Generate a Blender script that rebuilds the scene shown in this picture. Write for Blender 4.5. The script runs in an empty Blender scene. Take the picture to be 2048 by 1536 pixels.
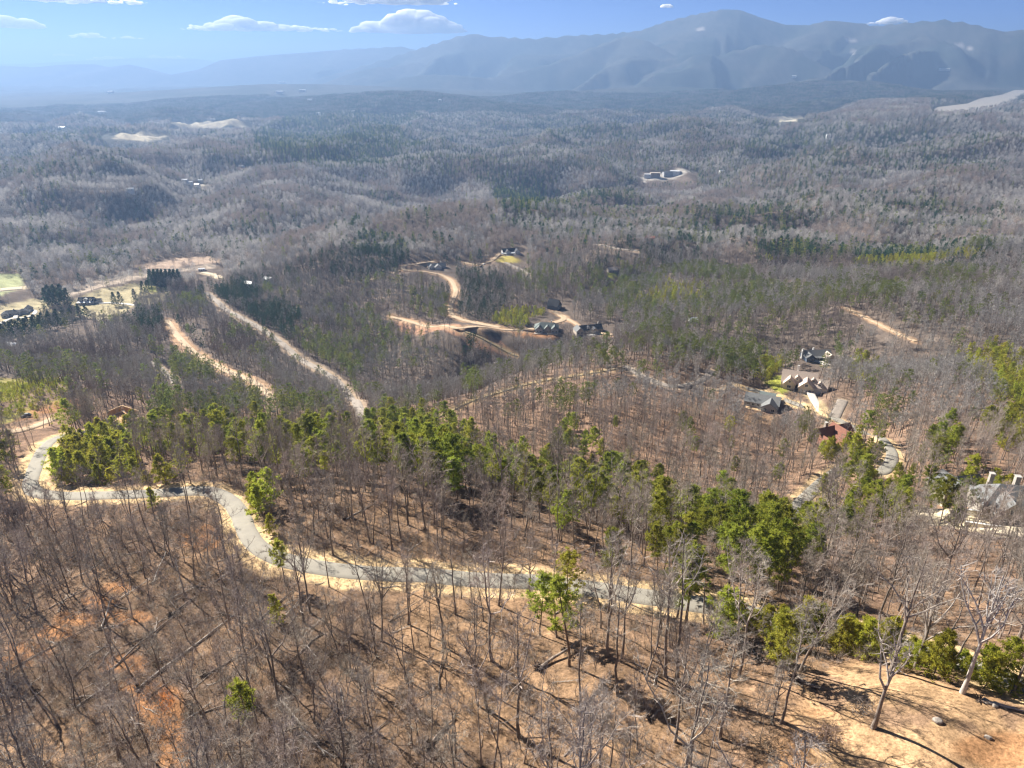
import bpy, math, random
import numpy as np
from mathutils import Vector, Matrix

# ------------------------------------------------------------------ camera, sky, sun, exposure
scene = bpy.context.scene
R = math.radians
CAM_Z = 400.0                       # the drone's height over the lake's level, roughly
F_PX, CX, CY = 1420.0, 1024.0, 768.0
PITCH = R(24.2)
cam_data = bpy.data.cameras.new("camera")
cam = bpy.data.objects.new("camera", cam_data)
scene.collection.objects.link(cam)
cam.location = (0, 0, CAM_Z)
cam.rotation_euler = (R(90) - PITCH, 0, 0)
cam_data.sensor_width = 36.0
cam_data.lens = 36.0 * F_PX / 2048.0
cam_data.clip_start = 1.0
cam_data.clip_end = 200000.0
scene.camera = cam

SUN_EL, SUN_AZ = R(34.0), R(-49.0)  # azimuth from the view direction, negative to the left
world = bpy.data.worlds.new("World")
scene.world = world
world.use_nodes = True
wn = world.node_tree
bg = wn.nodes["Background"]
sky = wn.nodes.new("ShaderNodeTexSky")
sky.sky_type = 'NISHITA'
sky.sun_disc = False
sky.sun_elevation = SUN_EL
sky.sun_rotation = SUN_AZ
sky.altitude = 14000.0
sky.air_density = 1.0
sky.dust_density = 0.0
sky.ozone_density = 5.0
wn.links.new(sky.outputs[0], bg.inputs[0])
bg.inputs[1].default_value = 0.06

sun_data = bpy.data.lights.new("sun", 'SUN')
sun_data.energy = 5.0
sun_data.angle = R(0.5)
sun_data.color = (1.0, 0.93, 0.83)
sun = bpy.data.objects.new("sun", sun_data)
scene.collection.objects.link(sun)
sdir = Vector((math.sin(SUN_AZ) * math.cos(SUN_EL), math.cos(SUN_AZ) * math.cos(SUN_EL), math.sin(SUN_EL)))
sun.rotation_euler = sdir.to_track_quat('Z', 'Y').to_euler()
sun.location = (0, 0, 900)

vs = scene.view_settings
vs.view_transform = 'Standard'
vs.look = 'None'
vs.exposure = 1.74
vs.gamma = 1.0
vs.use_curve_mapping = False
scene.render.engine = 'CYCLES'
cy = scene.cycles
cy.max_bounces = 5
cy.diffuse_bounces = 3
cy.glossy_bounces = 1
cy.transmission_bounces = 2
cy.transparent_max_bounces = 4
cy.volume_bounces = 0
cy.use_denoising = True
cy.denoiser = 'OPENIMAGEDENOISE'
cy.denoising_input_passes = 'RGB_ALBEDO_NORMAL'
cy.denoising_prefilter = 'ACCURATE'
cy.use_adaptive_sampling = True
cy.adaptive_threshold = 0.02
cy.sample_clamp_indirect = 6.0
scene.render.film_transparent = False
scene.cycles.pixel_filter_type = 'BLACKMAN_HARRIS'
cy.filter_width = 1.3

HAZE_DENSITY = 0.000115
HAZE_COLOR = (0.23, 0.37, 0.63)

ALB = 0.95
rng = np.random.default_rng(7)

# ------------------------------------------------------------------ small tools
def smooth(e0, e1, x):
    t = np.clip((x - e0) / (e1 - e0), 0, 1)
    return t * t * (3 - 2 * t)

def _hash(ix, iy, seed):
    h = (ix.astype(np.int64) * 374761393 + iy.astype(np.int64) * 668265263 + seed * 1442695041) & 0xFFFFFFFF
    h = ((h ^ (h >> 13)) * 1274126177) & 0xFFFFFFFF
    return ((h ^ (h >> 16)) & 0xFFFF) / 65535.0

def vnoise(x, y, seed=0):
    ix, iy = np.floor(x), np.floor(y)
    fx, fy = x - ix, y - iy
    fx = fx * fx * fx * (fx * (fx * 6 - 15) + 10)
    fy = fy * fy * fy * (fy * (fy * 6 - 15) + 10)
    a, b = _hash(ix, iy, seed), _hash(ix + 1, iy, seed)
    c, d = _hash(ix, iy + 1, seed), _hash(ix + 1, iy + 1, seed)
    return (a * (1 - fx) + b * fx) * (1 - fy) + (c * (1 - fx) + d * fx) * fy

def fbm(x, y, octaves=4, seed=0):
    s, a, t = 0, 1.0, 0
    for k in range(octaves):
        s = s + a * vnoise(x * 2 ** k + 17.3 * k, y * 2 ** k - 9.1 * k, seed + k)
        t += a
        a *= 0.5
    return s / t                       # 0..1

def ray_dirs(px, py):
    u = np.asarray(px, float) - CX
    v = CY - np.asarray(py, float)
    c, s = math.cos(PITCH), math.sin(PITCH)
    return u, F_PX * c + v * s, v * c - F_PX * s      # right, forward, up

def project(x, y, z):
    c, s = math.cos(PITCH), math.sin(PITCH)
    z = z - CAM_Z
    d = y * c - z * s
    v = y * s + z * c
    d = np.maximum(d, 1e-3)
    return CX + F_PX * x / d, CY - F_PX * v / d, d

def in_poly(px, py, poly):
    inside = np.zeros(np.shape(px), bool)
    n = len(poly)
    for i in range(n):
        x0, y0 = poly[i]
        x1, y1 = poly[(i + 1) % n]
        if y0 == y1:
            continue
        cond = ((y0 > py) != (y1 > py)) & (px < (x1 - x0) * (py - y0) / (y1 - y0) + x0)
        inside ^= cond
    return inside

def seg_dist(x, y, pts):
    """distance to a polyline and the running position (index + fraction) of the nearest point"""
    best = np.full(np.shape(x), 1e12)
    pos = np.zeros(np.shape(x))
    for i in range(len(pts) - 1):
        ax, ay = pts[i][0], pts[i][1]
        dx, dy = pts[i + 1][0] - ax, pts[i + 1][1] - ay
        L2 = dx * dx + dy * dy + 1e-9
        t = np.clip(((x - ax) * dx + (y - ay) * dy) / L2, 0, 1)
        d = np.hypot(x - ax - t * dx, y - ay - t * dy)
        m = d < best
        best = np.where(m, d, best)
        pos = np.where(m, i + t, pos)
    return best, pos

# ------------------------------------------------------------------ terrain heights
# control: (px, py, horizontal range in metres) of ground points seen in the view
CTRL = [
 (0,1536,112),(300,1536,92),(600,1536,80),(1024,1536,70),(1400,1536,72),(1700,1536,80),(2048,1536,93),
 (0,1300,150),(300,1300,125),(600,1300,105),(900,1330,92),(1250,1330,90),(1565,1450,81),(1745,1456,85),(2048,1400,104),(1925,1385,99),(1800,1345,100),
 (62,980,250),(150,990,232),(250,988,214),(430,984,194),(495,1050,165),(620,1132,138),(850,1150,125),(1080,1163,119),(1300,1195,115),(1655,1265,118),(1890,1320,119),
 (78,915,285),(130,935,275),(350,905,268),(600,930,205),(900,950,190),(1150,1010,172),(1400,1080,158),(1600,1110,163),
 (1000,865,335),(1100,900,312),(1300,930,292),(1300,800,392),(1200,720,455),(1320,715,462),(1525,803,432),(1595,758,482),(1640,707,545),(1000,780,430),
 (1680,920,305),(1600,1010,238),(1780,900,330),(1560,1040,225),
 (1950,700,560),(1950,800,430),(1950,900,330),(1950,980,262),(2010,1010,248),(1960,1050,232),(1800,1150,172),(2048,1150,175),(2048,900,340),
 (60,780,470),(100,830,400),(250,838,372),(0,860,360),(200,700,680),(60,690,760),(345,665,790),(440,735,620),(540,795,480),(425,592,930),(580,700,650),(712,805,450),
 (1093,655,700),(1030,715,585),(880,700,590),(900,640,720),(790,640,735),(1180,665,690),(1017,512,1080),(875,540,960),(900,600,800),(760,560,900),(640,620,820),
 (700,470,1150),(560,500,1150),(1000,430,1340),(1100,388,1680),(1220,370,2000),(870,440,1270),
 (175,605,1020),(60,640,980),(300,560,1092),(20,565,1180),(430,530,1140),(200,545,1180),(0,610,1040),(0,690,830),
 (0,520,1340),(300,500,1310),(580,480,1330),(0,430,1650),(300,410,1700),(600,410,1650),(800,425,1640),(0,340,2250),(300,325,2250),(600,340,2150),(850,360,2050),(960,350,2150),
 (1330,352,2300),(1150,330,2600),(1700,450,1300),(2048,450,1290),(1450,440,1350),(1300,480,1080),(2048,330,2300),(1700,340,2250),(1850,390,1700),
 (1600,500,1060),(1800,508,1010),(1950,500,1000),(1600,565,860),(2000,565,840),(1350,560,880),(1225,545,910),(1760,650,650),(1500,640,690),(1380,645,690),
 (1500,700,560),(2048,620,720),
]
az_c, lr_c, z_c = [], [], []
for px, py, r in CTRL:
    a, f, u = ray_dirs(px, py)
    az_c.append(math.atan2(a, f)); lr_c.append(math.log(r)); z_c.append(r * u / math.hypot(a, f))
# ground outside the picture, and the plain far off
for a in (-60, -48, 48, 60):
    e = -8 if a < 0 else 14
    for r, z in ((40, -78), (100, -92 + e), (180, -118 + e), (300, -148 + e), (500, -195 + 1.5 * e), (800, -240 + 1.5 * e), (1300, -262 + 1.5 * e), (2200, -262 + e), (3500, -300)):
        az_c.append(R(a)); lr_c.append(math.log(r)); z_c.append(z)
for a in (-30, -10, 10, 30):
    az_c.append(R(a)); lr_c.append(math.log(35)); z_c.append(-76)
for a in (-38, -26, -13, 0, 13, 26, 38):
    for r in (3200, 4300, 6000):
        az_c.append(R(a)); lr_c.append(math.log(r)); z_c.append({3200: -300, 4300: -315, 6000: -320}[r] + {13: 15, 26: 50, 38: 92}.get(a, 0))
CP = np.array([np.array(az_c) * 2.2, np.array(lr_c)]).T
CZ = np.array(z_c)
def _tps(d2):
    return 0.5 * d2 * np.log(d2 + 1e-12)
n = len(CP)
K = _tps(((CP[:, None, :] - CP[None, :, :]) ** 2).sum(-1)) + 0.02 * np.eye(n)
Pm = np.hstack([np.ones((n, 1)), CP])
W = np.linalg.solve(np.block([[K, Pm], [Pm.T, np.zeros((3, 3))]]), np.concatenate([CZ, np.zeros(3)]))

def base_rel(x, y):
    r = np.hypot(x, y); a = np.arctan2(x, y)
    q = np.stack([a * 2.2, np.log(np.clip(r, 25, 6200))], -1)
    out = np.empty(len(q))
    for i in range(0, len(q), 20000):
        s = q[i:i + 20000]
        d2 = ((s[:, None, :] - CP[None, :, :]) ** 2).sum(-1)
        out[i:i + 20000] = _tps(d2) @ W[:n] + W[n] + s @ W[n + 1:]
    return out

# far ridges: crest points (px, py, km), the slope of the flank, spur strength
RIDGES = [
 ([(-300,120,27),(-100,126,27),(60,127,26),(150,122,26),(290,115,26),(400,117,25.5),(430,124,25)], .16, .5),
 ([(-250,138,18),(0,131,17.5),(60,133,17),(130,127,17),(180,126,17),(215,134,16.5),(258,128,16),(300,143,15.5),(345,156,15)], .17, .5),
 ([(300,156,15.5),(400,136,15.5),(440,119,15.5),(520,110,15.5),(600,104,15.5),(680,98,15.5),(800,92,15),(835,100,14.6),(900,104,14.5)], .22, .5),
 ([(640,154,12.5),(720,132,12.2),(800,108,12),(850,92,11.8),(900,76,11.6),(935,66,11.5),(1000,72,11.4),(1060,76,11.2),(1150,69,11),(1220,66,10.8),(1280,60,10.6),(1330,42,10.4),(1390,27,10.2),(1440,18,10),(1480,19,10),(1520,34,10),(1570,49,10),(1610,50,10),(1665,38,9.8),(1720,44,9.8),(1750,50,9.7),(1830,42,9.5),(1890,38,9.4),(1940,45,9.3),(1980,55,9.2),(2010,62,9.2),(2048,57,9.2),(2150,60,9.2),(2300,70,9)], .46, 1.0),
 ([(960,158,9.6),(1030,143,9.4),(1100,126,9.3),(1180,95,9.4),(1250,69,9.6),(1290,78,9.2),(1350,112,8.8),(1400,142,8.6)], .52, .9),
 ([(1330,150,8.4),(1400,124,8.4),(1460,102,8.5),(1520,87,8.6),(1580,94,8.4),(1635,124,8.2),(1690,150,8.0)], .52, .9),
 ([(1680,128,8.6),(1740,112,8.6),(1800,82,8.9),(1850,72,9.0),(1900,84,8.8),(1960,112,8.4),(2048,128,8.2),(2200,120,8.2)], .56, 1.0),
 ([(690,150,10.8),(730,139,10.8),(760,133,10.8),(800,139,10.7),(840,150,10.6)], .24, .5),
 ([(770,163,9.6),(810,154,9.4),(850,148,9.3),(900,149,9.2),(960,154,9.2),(1010,163,9.1)], .22, .5),
 ([(560,200,6.2),(680,190,6.0),(760,184,5.9),(850,184,5.8),(930,199,5.6)], .085, .3),
 ([(380,176,8.6),(520,168,8.4),(640,168,8.4),(760,172,8)], .04, .3),
 ([(1500,178,6.6),(1620,164,6.8),(1700,160,7.2),(1800,172,6.6)], .12, .5),
 ([(2075,165,8.3),(2150,150,8.0),(2300,140,7.6)], .2, .6),
 ([(1050,188,6.8),(1200,178,7.2),(1330,172,7.4),(1440,178,7)], .10, .5),
]
RIDGE_W = []
for pts, sl, sp in RIDGES:
    w = []
    for px, py, km in pts:
        a, f, u = ray_dirs(px, py)
        h = math.hypot(a, f)
        rr = km * 1000.0
        w.append((a / h * rr, f / h * rr, rr * u / h))
    RIDGE_W.append((w, sl, sp))

# draws and spurs: ([(px, range), ...] along the line, height change, half width)
FOLDS = [
 ([(150,330),(420,300),(620,272),(900,252),(1150,226),(1400,205),(1560,200)], -15, 30),
 ([(760,470),(880,520),(1030,592),(1150,640),(1250,700)], -26, 36),
 ([(800,610),(900,660),(960,640)], 12, 40),
 ([(740,470),(745,600),(690,780),(640,900)], -20, 45),
 ([(600,480),(560,640),(480,800),(420,900)], -8, 30),
 ([(250,480),(300,620),(330,780)], 7, 30),
 ([(120,560),(200,600),(270,700)], -10, 35),
 ([(520,1420),(700,1480),(870,1590),(1000,1740),(1080,1980),(1120,2300)], -38, 110),
 ([(520,1180),(700,1180),(880,1250),(1000,1380)], 14, 90),
 ([(1450,960),(1650,930),(1850,910),(2100,900)], -18, 45),
 ([(1400,1180),(1600,1180),(1800,1150),(2050,1130)], -24, 60),
 ([(1500,1060),(1650,1050),(1800,1000),(1950,990)], 9, 40),
 ([(1420,610),(1600,600),(1750,560),(1900,540),(2100,520)], -20, 45),
 ([(1700,720),(1850,680),(2000,660)], 10, 50),
 ([(1150,330),(1320,345),(1480,370)], 5, 35),
 ([(1650,390),(1800,385),(1950,380)], -10, 30),
 ([(1150,820),(1250,860),(1350,960)], -14, 50),
 ([(150,1500),(330,1800),(420,2300)], -22, 80),
 ([(0,1750),(120,1900),(250,2100)], 16, 110),
 ([(480,1750),(560,2000),(640,2300)], 18, 110),
 ([(1250,1600),(1400,1750),(1600,1800),(1900,1750)], -26, 100),
 ([(1500,1450),(1700,1480),(1900,1450)], 14, 90),
]
FOLD_W = []
for pts, dz, wd in FOLDS:
    w = []
    for px, rr in pts:
        az = math.atan((px - CX) / F_PX * .93)
        w.append((rr * math.sin(az), rr * math.cos(az)))
    FOLD_W.append((w, dz, wd))

def ridged(x, y, octaves, seed):
    s, a, t = 0, 1.0, 0
    for k in range(octaves):
        s = s + a * (1 - np.abs(2 * vnoise(x * 2 ** k + 5.7 * k, y * 2 ** k + 3.3 * k, seed + k) - 1))
        t += a
        a *= .5
    return s / t

def land_rel(x, y):
    r = np.hypot(x, y)
    z = base_rel(x, y)
    for w, dz, wd in FOLD_W:
        q = np.array(w)
        m = (x > q[:, 0].min() - 3 * wd) & (x < q[:, 0].max() + 3 * wd) & (y > q[:, 1].min() - 3 * wd) & (y < q[:, 1].max() + 3 * wd)
        if m.any():
            d, pos = seg_dist(x[m], y[m], w)
            e = smooth(0, .8, np.minimum(pos, len(w) - 1 - pos) + .25)
            z[m] += dz * np.exp(-(d / wd) ** 2) * e
    flat_ = 1 - .9 * smooth(R(-14), R(-20), np.arctan2(x, y)) * smooth(820, 930, r) * (1 - smooth(1230, 1400, r))
    z = z + (ridged(x / 640 + .3, y / 640, 3, 71) - .68) * 135 * smooth(1200, 2400, r) * (1 - .35 * smooth(5000, 9000, r)) * flat_
    z = z + (ridged(x / 230, y / 230, 2, 77) - .62) * 52 * smooth(480, 1300, r) * flat_
    far = smooth(1500, 5000, r)
    z = z + (fbm(x / 700, y / 700, 4, 3) - .5) * 90 * far * (1 - .45 * smooth(8000, 14000, r))
    z = z + (fbm(x / 160, y / 160, 3, 11) - .5) * 16 * smooth(500, 1500, r)
    z = z + (fbm(x / 34, y / 34, 3, 23) - .5) * 5.0 * smooth(60, 300, r) + (fbm(x / 9, y / 9, 3, 31) - .5) * 0.9
    m = r > 3800
    if m.any():
        xm, ym = x[m], y[m]
        zm = z[m]
        wx = (fbm(xm / 900, ym / 900, 3, 41) - .5) * 500
        wy = (fbm(xm / 900, ym / 900, 3, 47) - .5) * 500
        for w, sl, sp in RIDGE_W:
            d, pos = seg_dist(xm, ym, w)
            dw, _ = seg_dist(xm + wx * np.clip(d / 600, 0, 1), ym + wy * np.clip(d / 600, 0, 1), w)
            cz = np.interp(pos, np.arange(len(w)), [q[2] for q in w])
            k = int(len(w) * 13 + sl * 1000)
            sx = pos * 1.5 + (fbm(xm / 500, ym / 500, 2, 53) - .5) * 1.6
            spur = 1.35 * vnoise(sx, sx * 0 + k, k) + .35 * vnoise(sx * 2.7, d / 900, k + 5)
            drop = dw * sl * (1.30 - .50 * spur * sp * smooth(80, 1000, dw)) * (1 - .12 * smooth(800, 2500, dw))
            edge = np.minimum(pos, len(w) - 1 - pos)
            zr = cz - drop - 4 * smooth(0, 60, dw)
            zr = zr + (fbm(xm / 220, ym / 220, 3, 61) - .5) * 30 * smooth(40, 500, dw) * min(1, sl * 3.5)
            zm = np.maximum(zm, zr)
        z[m] = zm
    return z

NA, NR = 481, 900
AZ0, AZ1 = R(-60), R(60)
LR0, LR1 = math.log(32.0), math.log(31000.0)
gaz = np.linspace(AZ0, AZ1, NA)
glr = np.linspace(LR0, LR1, NR)
GA, GL = np.meshgrid(gaz, glr)
GX, GY = np.exp(GL) * np.sin(GA), np.exp(GL) * np.cos(GA)
GZ = land_rel(GX.ravel(), GY.ravel()).reshape(NR, NA) + CAM_Z

def ground(x, y, G=None):
    G = GZ if G is None else G
    x = np.asarray(x, float); y = np.asarray(y, float)
    i = np.clip((np.arctan2(x, y) - AZ0) / (AZ1 - AZ0) * (NA - 1), 0, NA - 1.001)
    j = np.clip((np.log(np.maximum(np.hypot(x, y), 1)) - LR0) / (LR1 - LR0) * (NR - 1), 0, NR - 1.001)
    i0, j0 = i.astype(int), j.astype(int)
    fi, fj = i - i0, j - j0
    return ((G[j0, i0] * (1 - fi) + G[j0, i0 + 1] * fi) * (1 - fj) + (G[j0 + 1, i0] * (1 - fi) + G[j0 + 1, i0 + 1] * fi) * fj)

_T = np.exp(np.linspace(math.log(40), math.log(30000), 1500))
def at(px, py):
    """the ground point seen at a place in the view"""
    px = np.atleast_1d(np.asarray(px, float)); py = np.atleast_1d(np.asarray(py, float))
    a, f, u = ray_dirs(px, py)
    h = np.hypot(a, f)
    X = _T[None, :] * (a / h)[:, None]; Y = _T[None, :] * (f / h)[:, None]
    d = CAM_Z + _T[None, :] * (u / h)[:, None] - ground(X, Y)
    below = d < 0
    k = np.where(below.any(1), below.argmax(1), len(_T) - 1)
    k = np.maximum(k, 1)
    ii = np.arange(len(px))
    d0, d1 = d[ii, k - 1], d[ii, k]
    t = _T[k - 1] + (_T[k] - _T[k - 1]) * np.clip(d0 / (d0 - d1 + 1e-9), 0, 1)
    x, y = t * a / h, t * f / h
    return np.stack([x, y, ground(x, y)], -1)
def at1(px, py):
    return at([px], [py])[0]

# ------------------------------------------------------------------ the lake's bed, roads and pads cut into the land
LAKE_Z = CAM_Z - 202.0
def at_plane(px, py, z):
    a, f, u = ray_dirs(px, py)
    t = (z - CAM_Z) / u
    return (a * t, f * t)
LAKE_PX = [(1858,224),(1876,214),(1935,207),(1962,196),(2000,190),(2030,180),(2062,180),(2050,192),(2014,208),(1962,221),(1885,234)]
LAKE = [at_plane(px, py, LAKE_Z) for px, py in LAKE_PX]
xs, ys = GX.ravel(), GY.ravel()
rs = np.hypot(xs, ys)
zf = GZ.ravel().copy()
m = (rs > 3000) & (xs > 1000)
dl, _ = seg_dist(xs[m], ys[m], LAKE + LAKE[:1])
ins = in_poly(xs[m], ys[m], LAKE)
wl = np.where(ins, 1, 1 - smooth(150, 800, dl))
zf[m] = np.where(ins, LAKE_Z - 4, zf[m] * (1 - wl) + (LAKE_Z + np.clip(dl * .12, -4, 12)) * wl)
# nothing in front stands higher than the sight of the shore
GZ = zf.reshape(NR, NA)

def resample(p, step):
    p = np.asarray(p, float)
    for _ in range(2):                                   # Chaikin rounding
        q = [p[0]]
        for i in range(len(p) - 1):
            q += [p[i] * .75 + p[i + 1] * .25, p[i] * .25 + p[i + 1] * .75]
        q.append(p[-1]); p = np.array(q)
    d = np.concatenate([[0], np.cumsum(np.hypot(*np.diff(p[:, :2], axis=0).T))])
    k = max(3, int(d[-1] / step) + 1)
    t = np.linspace(0, d[-1], k)
    return np.stack([np.interp(t, d, p[:, i]) for i in range(p.shape[1])], 1)

# (name, view points along the middle, width m, material, shoulder m, label)
ROADS = [
 ("road", [(330,858),(230,862),(150,866),(100,879),(78,912),(66,945),(58,968),(68,984),(110,990),(200,990),(300,987),(385,980),(430,984),(463,1003),(482,1030),(492,1060),(512,1092),(550,1115),(620,1132),(720,1145),(850,1151),(960,1158),(1080,1164),(1200,1178),(1310,1195),(1480,1222),(1655,1262),(1780,1290),(1890,1318),(2048,1368),(2250,1440)], 5.0, 'gravel_grey', 3.2),
 ("road", [(412,585),(425,594),(441,612),(480,634),(535,664),(578,698),(612,726),(652,746),(690,774),(712,800),(722,824),(730,850)], 6.5, 'gravel_warm', 3.0),
 ("track", [(333,640),(350,665),(372,692),(400,713),(440,734),(480,752),(515,766),(545,797)], 6.0, 'gravel_tan', 4.0),
 ("track", [(300,722),(320,735),(335,748),(350,764)], 5.0, 'gravel_warm', 1.5),
 ("road", [(1000,655),(925,640),(905,632),(900,618),(905,600),(914,584),(908,564),(890,552),(862,545),(835,541),(812,541),(803,536),(815,529),(845,525),(870,523)], 6.0, 'gravel_tan', 3.5),
 ("road", [(800,540),(790,546),(740,560)], 5.0, 'gravel_tan', 1.0),
 ("track", [(782,634),(812,641),(850,650),(900,655),(930,657),(1000,658),(1068,658)], 5.5, 'gravel_tan', 5.0),
 ("track", [(930,660),(965,678),(1000,695),(1035,716)], 4.0, 'leaf_path', 6.0),
 ("driveway", [(1108,622),(1120,629),(1132,636),(1122,642),(1108,645)], 7.0, 'gravel_tan', 1.5),
 ("driveway", [(1132,636),(1150,645),(1165,658),(1190,664),(1225,668)], 5.0, 'gravel_tan', 2.0),
 ("road", [(1000,506),(985,523),(950,530),(925,524)], 6.0, 'gravel_tan', 2.0),
 ("road", [(1010,524),(1040,538),(1060,548)], 6.0, 'gravel_warm', 1.0),
 ("road", [(1190,490),(1220,496),(1250,499),(1275,502)], 6.0, 'gravel_warm', 2.0),
 ("road", [(1250,732),(1330,775),(1390,768),(1412,755),(1425,743)], 5.0, 'gravel_warm', 2.0),
 ("road", [(1462,772),(1500,778),(1545,790),(1580,802),(1620,818),(1660,832),(1700,850),(1740,868),(1768,882),(1783,898),(1786,915),(1776,935),(1750,940),(1690,935),(1650,958),(1622,984),(1598,1008),(1575,1035),(1560,1060)], 5.0, 'gravel_grey', 2.0),
 ("driveway", [(1618,779),(1624,790),(1630,802),(1638,814),(1645,826)], 5.0, 'concrete', .8),
 ("driveway", [(1686,800),(1680,812),(1672,828),(1668,836)], 6.0, 'gravel_warm', 1.0),
 ("driveway", [(1655,730),(1645,722),(1630,720),(1620,722)], 6.0, 'concrete', 1.0),
 ("track", [(1690,615),(1725,632),(1762,650),(1800,668),(1832,682)], 4.0, 'gravel_tan', 2.5),
 ("driveway", [(1845,1030),(1900,1042),(1960,1052),(2060,1064),(2150,1080)], 6.0, 'gravel_pale', 2.0),
 ("driveway", [(0,648),(22,636),(45,636),(68,630),(72,622),(55,618),(35,624),(30,636)], 5.0, 'concrete', .8),
 ("driveway", [(188,605),(205,606),(225,605),(270,611)], 5.0, 'concrete', .8),
 ("road", [(405,545),(425,548),(440,556)], 6.0, 'gravel_pale', 2.0),
 ("track", [(860,838),(930,806),(1000,783),(1080,762),(1160,750),(1250,735)], 2.5, 'leaf_path', 3.0),
 ("road", [(-40,585),(10,578),(45,576)], 14.0, 'gravel_pale', 3.0),
 ("road", [(1385,770),(1440,782),(1462,772)], 5.0, 'gravel_tan', 1.5),
 ("road", [(0,862),(30,858),(75,850),(110,840)], 5.0, 'gravel_tan', 3.0),
]
PADS = {  # (px, py): radius of levelled yard
}
G0 = GZ.copy()
ROAD_W = []
for nm, pp, w, mat, sh in ROADS:
    p = at([q[0] for q in pp], [q[1] for q in pp])
    rr = np.hypot(p[:, 0], p[:, 1]).mean()
    p = resample(p, 1.5 if rr < 350 else 4.0)
    k = max(3, int(26 / (1.5 if rr < 350 else 4.0)) | 1)
    z = ground(p[:, 0], p[:, 1], G0)
    zz = np.convolve(np.pad(z, k // 2, mode='edge'), np.ones(k) / k, 'valid')
    p[:, 2] = zz
    ROAD_W.append(p)
near = rs < 1500
nx, ny, nr = xs[near], ys[near], rs[near]
zf = GZ.ravel().copy()
zn = zf[near].copy()
road_d = np.full(len(nx), 1e3)                       # distance to a road's edge, shoulder share
shoulder = np.zeros(len(nx)); sh_kind = np.zeros(len(nx), int)
for ri, (p, (nm, pp, w, mat, sh)) in enumerate(zip(ROAD_W, ROADS)):
    b = 40
    m = (nx > p[:, 0].min() - b) & (nx < p[:, 0].max() + b) & (ny > p[:, 1].min() - b) & (ny < p[:, 1].max() + b)
    if not m.any():
        continue
    d, pos = seg_dist(nx[m], ny[m], p)
    zr = np.interp(pos, np.arange(len(p)), p[:, 2])
    cell = nr[m] * .009
    flat = w / 2 + .8 + cell * .6
    bl = flat + 3 + np.minimum(np.abs(zn[m] - zr) * 1.3, 16)
    k = 1 - smooth(flat, bl, d)
    zn[m] = zn[m] * (1 - k) + (zr - .12 - cell * .04) * k
    e = d - w / 2
    nz = (fbm(nx[m] / 3, ny[m] / 3, 3, 90 + ri) - .5) * 2
    s = 1 - smooth(sh * .55, sh * 1.25 + .5, e + nz * sh * .7)
    better = s > shoulder[m]
    shoulder[m] = np.where(better, s, shoulder[m])
    sh_kind[m] = np.where(better, ri, sh_kind[m])
    road_d[m] = np.minimum(road_d[m], e)
zf[near] = zn
GZ = zf.reshape(NR, NA)

# house yards: name -> (px, py, yaw in degrees, yard radius)
SITES = dict(
 farmhouse=(175,606,8,16), bungalow=(24,630,20,16), garage=(57,622,20,9), camper=(404,541,10,8),
 frame=(249,846,-28,13), hillhouse=(1019,507,18,20), greyhouse=(874,536,12,16), chapel=(1108,617,60,11),
 gabled=(1093,661,-4,17), longhouse=(1180,662,14,17), cabin=(1224,543,15,9), ranch=(1632,716,4,15),
 manor=(1596,772,-22,16), lshape=(1524,808,-25,15), lodge=(1668,886,20,12), cream=(1893,996,10,10),
 mansion=(2058,1034,-10,15), shed=(1386,643,10,6))
SITE_W = {}
zf = GZ.ravel().copy()
for k, (px, py, yaw, rad) in SITES.items():
    p = at1(px, py)
    # seen slightly from above: the base's middle lies a little behind the base's front edge
    z0 = p[2]
    m = near & (np.abs(xs - p[0]) < 3 * rad) & (np.abs(ys - p[1]) < 3 * rad)
    d = np.hypot(xs[m] - p[0], ys[m] - p[1])
    kk = 1 - smooth(rad * .75, rad * 1.7, d)
    zf[m] = zf[m] * (1 - kk) + (z0 - .15) * kk
    SITE_W[k] = (p[0], p[1], z0, yaw, rad)
GZ = zf.reshape(NR, NA)

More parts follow.
